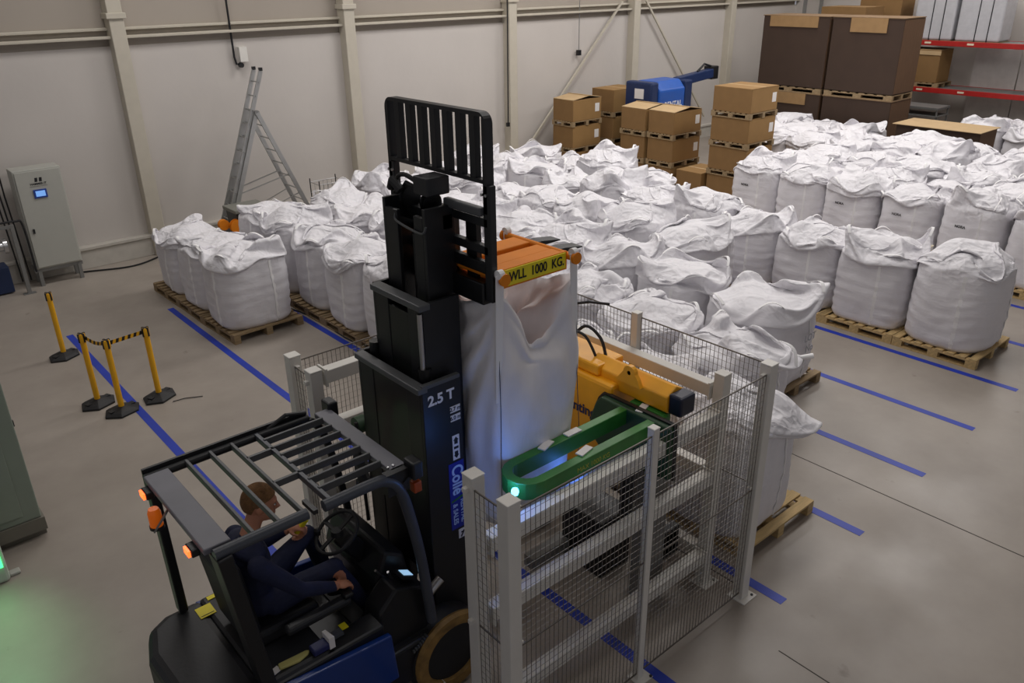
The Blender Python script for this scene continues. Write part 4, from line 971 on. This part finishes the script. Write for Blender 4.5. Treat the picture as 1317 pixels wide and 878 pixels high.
for i in range(n_-1):
    ff += [(i, i+1, n_+i+1, n_+i), (2*n_+i, 3*n_+i, 3*n_+i+1, 2*n_+i+1), (i, 2*n_+i, 2*n_+i+1, i+1), (n_+i, n_+i+1, 3*n_+i+1, 3*n_+i)]
ff += [(0, n_, 3*n_, 2*n_), (n_-1, 3*n_-1, 4*n_-1, 2*n_-1)]
fb.add(vsf, ff); wpart(fb, 'backrest_frame', blackm, t)
wpart(MB().box(cx0, cx1, by0+.03, by1-.03, bz0-.015, bz0+.01), 'backrest_lower_bar', blackm, t)
for i in range(7):
    y = by0+.0+(by1-by0)*(i+1)/8
    wpart(MB().box(cx0+.005, cx1, y-.027, y+.027, bz0, bz1-.02), 'backrest_bar', blackm, t)
for y in (3.8, 4.83):
    for dz in (0,):
        for dy in (-.02, .02): wpart(MB().lathe([(.01, -.008), (.01, .008)], (cx0-.005, y+dy, 3.78), 8, 'X'), 'bolt', chrome, t)
for y in (4.0, 4.23):
    wpart(MB().prism([(3.11, 3.18), (3.11, 3.225), (3.9, 3.225), (4.08, 3.2), (4.08, 3.19)], y-.055, y+.055), 'fork', dgrey, t, bevel=.004)
    wpart(MB().box(3.1, 3.14, y-.055, y+.055, 3.18, 3.6), 'fork_shank', blackg, t)
# mast lettering (right-hand side plate at y=4.0)
YT = 3.9975
text('lettering', '2.5 T', .105, (2.79, YT, 2.395), (1, 0, 0), (0, 0, 1), whitet, t, bold=.0035)
for z, s_ in ((2.27, '2.7 m'), (2.2, '6.0 m')):
    wpart(MB().box(2.86, 2.945, YT, YT+.003, z-.025, z+.025), 'decal', paper, t)
    text('lettering', s_, .042, (2.902, YT-.001, z), (1, 0, 0), (0, 0, 1), ink, t, bold=.0008)
wpart(MB().box(2.865, 2.925, YT, YT+.003, 1.86, 2.06), 'pictogram_plate', paper, t)
wpart(MB().prism([(2.88, 1.99), (2.91, 1.99), (2.91, 2.02), (2.918, 2.02), (2.895, 2.048), (2.872, 2.02), (2.88, 2.02)], YT-.001, YT).prism([(2.88, 1.93), (2.91, 1.93), (2.91, 1.9), (2.918, 1.9), (2.895, 1.872), (2.872, 1.9), (2.88, 1.9)], YT-.001, YT).box(2.875, 2.915, YT-.001, YT, 1.95, 1.97), 'pictogram', ink, t)
blued = mat('blue_decal', (20, 40, 150), .4)
wpart(MB().box(2.82, 2.955, YT, YT+.003, 1.27, 1.84), 'blue_decal', blued, t)
lt = mat('pale_blue_lettering', (190, 215, 250), .5)
text('lettering', 'Collé', .135, (2.89, YT-.001, 1.69), (0, 0, -1), (1, 0, 0), lt, t, bold=.003, sx=.85)
wpart(MB().bar((2.83, YT-.001, 1.515), (2.955, YT-.001, 1.545), .002, .014), 'green_stripe', grn, t)
text('lettering', 'RENTAL', .062, (2.93, YT-.001, 1.41), (0, 0, -1), (1, 0, 0), lt, t, bold=.001, sx=.9)
text('lettering', '& SALES', .058, (2.86, YT-.001, 1.4), (0, 0, -1), (1, 0, 0), lt, t, bold=.001, sx=.9)
wpart(MB().box(2.88, 2.94, YT-.001, YT+.002, 1.17, 1.25), 'decal', paper, t)
wpart(MB().bar((2.9, YT-.002, 1.18), (2.93, YT-.002, 1.23), .002, .012).bar((2.9, YT-.002, 1.22), (2.925, YT-.002, 1.22), .002, .01), 'pictogram', ink, t)
# tilt cylinders, lamps, mirrors
wpart(MB().tube([(2.35, 3.95, .75), (2.66, 3.95, .95)], .035, 12), 'tilt_cylinder', chrome, t, smooth=True)
for y in (3.8, 4.88):
    wpart(MB().bar((2.32, y, GZ-.1), (2.42, y, GZ-.02), .02), 'lamp_bracket', blackm, t)
    wpart(MB().box(2.36, 2.44, y-.06, y+.06, GZ-.08, GZ+.05), 'work_lamp', blackm, t, bevel=.015)
    wpart(MB().box(2.38, 2.44, y-.03, y+.03, GZ-.2, GZ-.12), 'indicator', mat('dim_orange', (170, 70, 20), .4), t, bevel=.008)
for x, y, r, w_ in ((2.62, 3.92, .34, .2), (2.62, 4.82, .34, .2), (1.12, 4.0, .26, .17), (1.12, 4.74, .26, .17)):
    wh = wpart(MB().lathe([(r*.55, -w_/2), (r*.95, -w_/2), (r, -w_*.35), (r, w_*.35), (r*.95, w_/2), (r*.55, w_/2)], (x, y, r), 32, 'Y'), 'wheel', rub, t, smooth=True)
    sgn = -1 if y < 4.35 else 1
    hub = MB().lathe([(r*.56, 0), (r*.5, .015), (r*.2, .02), (r*.1, .05)], (x, y+sgn*(w_/2-.01), r), 24, 'Y')
    wpart(hub, 'wheel_hub', blackg, t); mat('dirty_yellow', (140, 108, 56), .7, var=.35, scale=12)
ring = MB(); rp = [(.25, -.03), (.33, -.03), (.345, 0), (.33, .03), (.25, .03)]
for k in range(36):
    a0 = 2*math.pi*k/36
    ring.v += [(2.64+r_*math.cos(a0), 3.815+y_, .36+r_*math.sin(a0)) for r_, y_ in rp]
ring.f = [(5*k+i, 5*k+(i+1) % 5, 5*((k+1) % 36)+(i+1) % 5, 5*((k+1) % 36)+i) for k in range(36) for i in range(5)]
wpart(ring, 'tyre_rim', MATS['dirty_yellow'], t, smooth=True)
for k in range(7): wpart(MB().box(2.3+.02*k, 2.315+.02*k, 3.82, 4.0, .55+.01*k, .57+.01*k), 'step_tread', greym, t)
# blue safety lamp on the mast side that shines on bag and decal
wpart(MB().box(3.0, 3.06, 3.9, 3.98, 1.36, 1.44), 'blue_lamp_housing', blackm, t, bevel=.01)
t = thing('blue_spot_lamp', 'small glowing blue lamp behind the nearest cage posts beside the bag', 'lamp', (2.83, 3.29, 1.778))
MB().lathe([(.02, 0), (.026, .02), (.02, .04)], (0, 0, .18), 12).obj('lens', mat('blue_glow', (70, 190, 255), .2, emit=14), t, smooth=True)
MB().tube([(0, 0, 0), (0, 0, .18)], .012, 8).obj('stem', blackm, t)
for loc, p in (((2.9, 3.44, 1.9), 2.6), ((3.66, 3.5, 1.62), 1.4)):
    d = bpy.data.lights.new('blue_light', 'POINT'); d.energy = p; d.color = (.08, .25, 1); d.shadow_soft_size = .03
    lo = bpy.data.objects.new('blue_light', d); C.objects.link(lo); lo.location = loc
# loose items on the truck
t = thing('glove', 'pale yellow work glove lying on the forklift side console', 'glove', (1.46, 3.93, .972))
MB().prism([(-.1, -.02), (.03, -.04), (.1, -.02), (.12, 0), (.1, .015), (-.09, .03)], 0, .02, 'Z').obj('glove_body', mat('pale_glove', (190, 182, 110), .8), t, bevel=.007)
t = thing('roll_of_bags', 'dark blue packet with a white sheet on the forklift side console', 'packet', (1.64, 3.9, .972))
MB().box(-.06, .06, -.04, .04, 0, .05).obj('packet', mat('dark_blue_packet', (30, 36, 90), .5), t, bevel=.01)
MB().prism([(.05, -.045), (.09, -.045), (.075, .05), (.05, .05)], .0, .09, 'Z').obj('white_sheet', paper, t)

# ================================================================ DRIVER
def V(*a): return Vector(a)
body = MB()
def limb(pts, rs, n=14):
    # resample for smooth taper
    body.tube(pts, 0, n, rs=rs)
    for p, r in zip(pts, rs): body.blob(p, (r, r, r), 12, 8)
pel = V(1.47, 4.41, 1.2)
chest = V(1.46, 4.42, 1.52); neck0 = V(1.49, 4.42, 1.68); headc = V(1.595, 4.41, 1.89)
body.blob(pel, (.16, .18, .13)); body.blob(pel.lerp(chest, .5), (.13, .165, .18)); body.blob(chest, (.135, .19, .16)); body.blob(chest+V(0, 0, .09), (.11, .2, .08))
limb([chest+V(.01, 0, .1), neck0, headc+V(-.02, 0, -.03)], [.07, .06, .055])
fdir = V(1, -.38, -.28).normalized(); fr_ = fdir.cross(V(0, 0, 1)).normalized(); fu = fr_.cross(fdir)
HR = Matrix((fdir, -fr_, fu)).transposed()
hd = MB()
HS = 1.1
def H(x, y, z): return headc+HR @ V(x*HS, y*HS, z*HS)
body.blob(H(-.01, 0, .02), (.108, .084, .115), 20, 14, HR)
body.blob(H(.035, 0, -.045), (.066, .064, .077), 16, 10, HR)
body.blob(H(.07, 0, -.09), (.028, .03, .024), 10, 8, HR)          # chin
body.tube([H(.088, 0, .02), H(.108, 0, -.018), H(.095, 0, -.03)], 0, 8, rs=[.009, .017, .012])   # nose
body.blob(H(.088, 0, -.055), (.013, .025, .008), 10, 6, HR); body.blob(H(.086, 0, -.066), (.012, .022, .008), 10, 6, HR)
body.blob(H(.08, 0, .032), (.018, .05, .01), 10, 6, HR)             # brow
for s_ in (-1, 1): body.blob(H(-.005, s_*.078, -.008), (.022, .01, .034), 10, 8, HR)
# arms
RS = V(1.44, 4.2, 1.58); RE = V(1.66, 4.1, 1.33); RW = V(1.9, 4.12, 1.21)
LS = V(1.47, 4.63, 1.57); LE = V(1.62, 4.74, 1.32); LW = V(1.83, 4.64, 1.42)
limb([RS, RS.lerp(RE, .5), RE, RE.lerp(RW, .5), RW], [.072, .062, .054, .048, .036]); limb([LS, LS.lerp(LE, .5), LE, LE.lerp(LW, .5), LW], [.072, .062, .054, .046, .034])
# legs
for s_, hip, kn, an in ((-1, V(1.55, 4.31, 1.17), V(1.98, 4.26, 1.24), V(2.2, 4.24, .76)), (1, V(1.55, 4.51, 1.17), V(1.96, 4.6, 1.34), V(2.12, 4.6, .78))):
    limb([hip, hip.lerp(kn, .5), kn, kn.lerp(an, .45), an], [.1, .088, .07, .062, .045])
    body.blob(an+V(.06, 0, -.05), (.13, .05, .045), 14, 8)
def hand(wr, dirv, palm_n, curl, s=1):
    d = Vector(dirv).normalized(); nrm = Vector(palm_n); nrm = (nrm-d*nrm.dot(d)).normalized(); sd = d.cross(nrm)*s
    R = Matrix((d, sd, nrm)).transposed()
    body.blob(wr+d*.045, (.05, .042, .02), 12, 8, R)
    for i, (o, L) in enumerate(((-.03, .072), (-.01, .08), (.01, .075), (.03, .058))):
        p0 = wr+d*.08+sd*o; p1 = p0+(d*math.cos(curl*.6)+nrm*math.sin(curl*.6))*L*.5; p2 = p1+(d*math.cos(curl*1.5)+nrm*math.sin(curl*1.5))*L*.32; p3 = p2+(d*math.cos(curl*2.2)+nrm*math.sin(curl*2.2))*L*.25
        body.tube([p0-d*.02, p0, p1, p2, p3], 0, 8, rs=[.0095, .0095, .009, .0085, .007])
        body.blob(p3, (.007,)*3, 8, 6)
    q0 = wr+d*.025-sd*.035; q1 = q0+(-sd*.7+d*.7)*.035+nrm*.01; q2 = q1+(d*.9+nrm*.5)*.03
    body.tube([q0, q1, q2], 0, 8, rs=[.014, .011, .008]); body.blob(q2, (.008,)*3, 8, 6)
hand(RW+V(.02, 0, -.01), (1, .05, -.25), (0, .1, -1), .75, -1)
hand(LW+V(.01, -.01, .01), (.7, -.6, .25), (.5, -.2, -.8), 1.0, 1)
me = body.mesh('body', skin)
tmp = bpy.data.objects.new('tmp', me); C.objects.link(tmp)
md = tmp.modifiers.new('r', 'REMESH'); md.mode = 'VOXEL'; md.voxel_size = .0065; md.use_smooth_shade = True
ms = tmp.modifiers.new('s', 'SMOOTH'); ms.factor = .5; ms.iterations = 3
dg = bpy.context.evaluated_depsgraph_get(); me2 = bpy.data.meshes.new_from_object(tmp.evaluated_get(dg)); bpy.data.objects.remove(tmp)
me2.name = 'body'; me2.materials.clear()
for m_ in (skin, navy, rub, hairm): me2.materials.append(m_)
hw_ = neck0+V(0, 0, .0)
for p_ in me2.polygons:
    c = p_.center; mi = 1
    if c.z > neck0.z-.005+(c.x-neck0.x)*-.3 and (c-headc).length < .24: mi = 0
    if (c-(RW+V(.08, 0, -.02))).length < .095 and c.x > RW.x-.0: mi = 0
    if (c-(LW+V(.05, -.05, .03))).length < .095 and (c-LW).dot(V(.7, -.6, .25)) > 0: mi = 0
    if c.z < .82: mi = 2
    p_.material_index = mi; p_.use_smooth = True
D0 = V(1.47, 4.41, 1.1)
dt = thing('person', 'forklift driver in navy workwear sitting in the cab, looking ahead over the wheel', 'person', D0)
me2.transform(Matrix.Translation(-D0)); link('body', me2, dt)
hb = MB()
vsh = []; NAh, NVh = 28, 14
for j in range(NVh+1):
    tt_ = math.pi/2*(1-j/NVh*1.42)
    for i in range(NAh):
        a = 2*math.pi*i/NAh
        lim = tt_
        fx = math.cos(a)
        if fx > 0: lim = max(tt_, .42*fx-.0+.1)
        if abs(fx) < .35: lim = max(lim, -.1)
        vsh.append(H(-.012, 0, .022)+HR @ V(math.cos(lim)*math.cos(a)*.1145, math.cos(lim)*math.sin(a)*.089, math.sin(lim)*.124))
fh = [(j*NAh+i, j*NAh+(i+1) % NAh, (j+1)*NAh+(i+1) % NAh, (j+1)*NAh+i) for j in range(NVh) for i in range(NAh)]
hb.add(vsh, fh); wpart(hb, 'hair', hairm, dt, smooth=True)
for s_ in (-1, 1):
    wpart(MB().blob(H(.081, s_*.03, .012), (.008, .011, .006), 10, 8, HR), 'eye', mat('eye_white', (220, 215, 210), .3), dt, smooth=True)
    wpart(MB().blob(H(.0878, s_*.03, .012), (.003, .005, .005), 8, 6, HR), 'iris', ink, dt)
wpart(MB().tube([neck0+V(.066*math.cos(a)-.0, .07*math.sin(a), -.015+.015*math.cos(a+math.pi)) for a in [2*math.pi*k/20 for k in range(21)]], .014, 8, caps=False), 'collar', navy, dt, smooth=True)
ph = thing('hand_scanner', 'bright yellow handheld device held in the driver left hand', 'handheld device', (1.92, 4.585, 1.45))
Rr = Matrix.Rotation(.6, 3, 'Y') @ Matrix.Rotation(.3, 3, 'X')
MB().box(-.018, .018, -.025, .025, -.07, .07, rot=Rr).obj('body', bright_y, ph, bevel=.006)
MB().box(.018, .02, -.018, .018, -.01, .05, rot=Rr).obj('screen', blackm, ph)
print('objects', len(bpy.data.objects), 'tris', sum(len(m.polygons) for m in bpy.data.meshes))
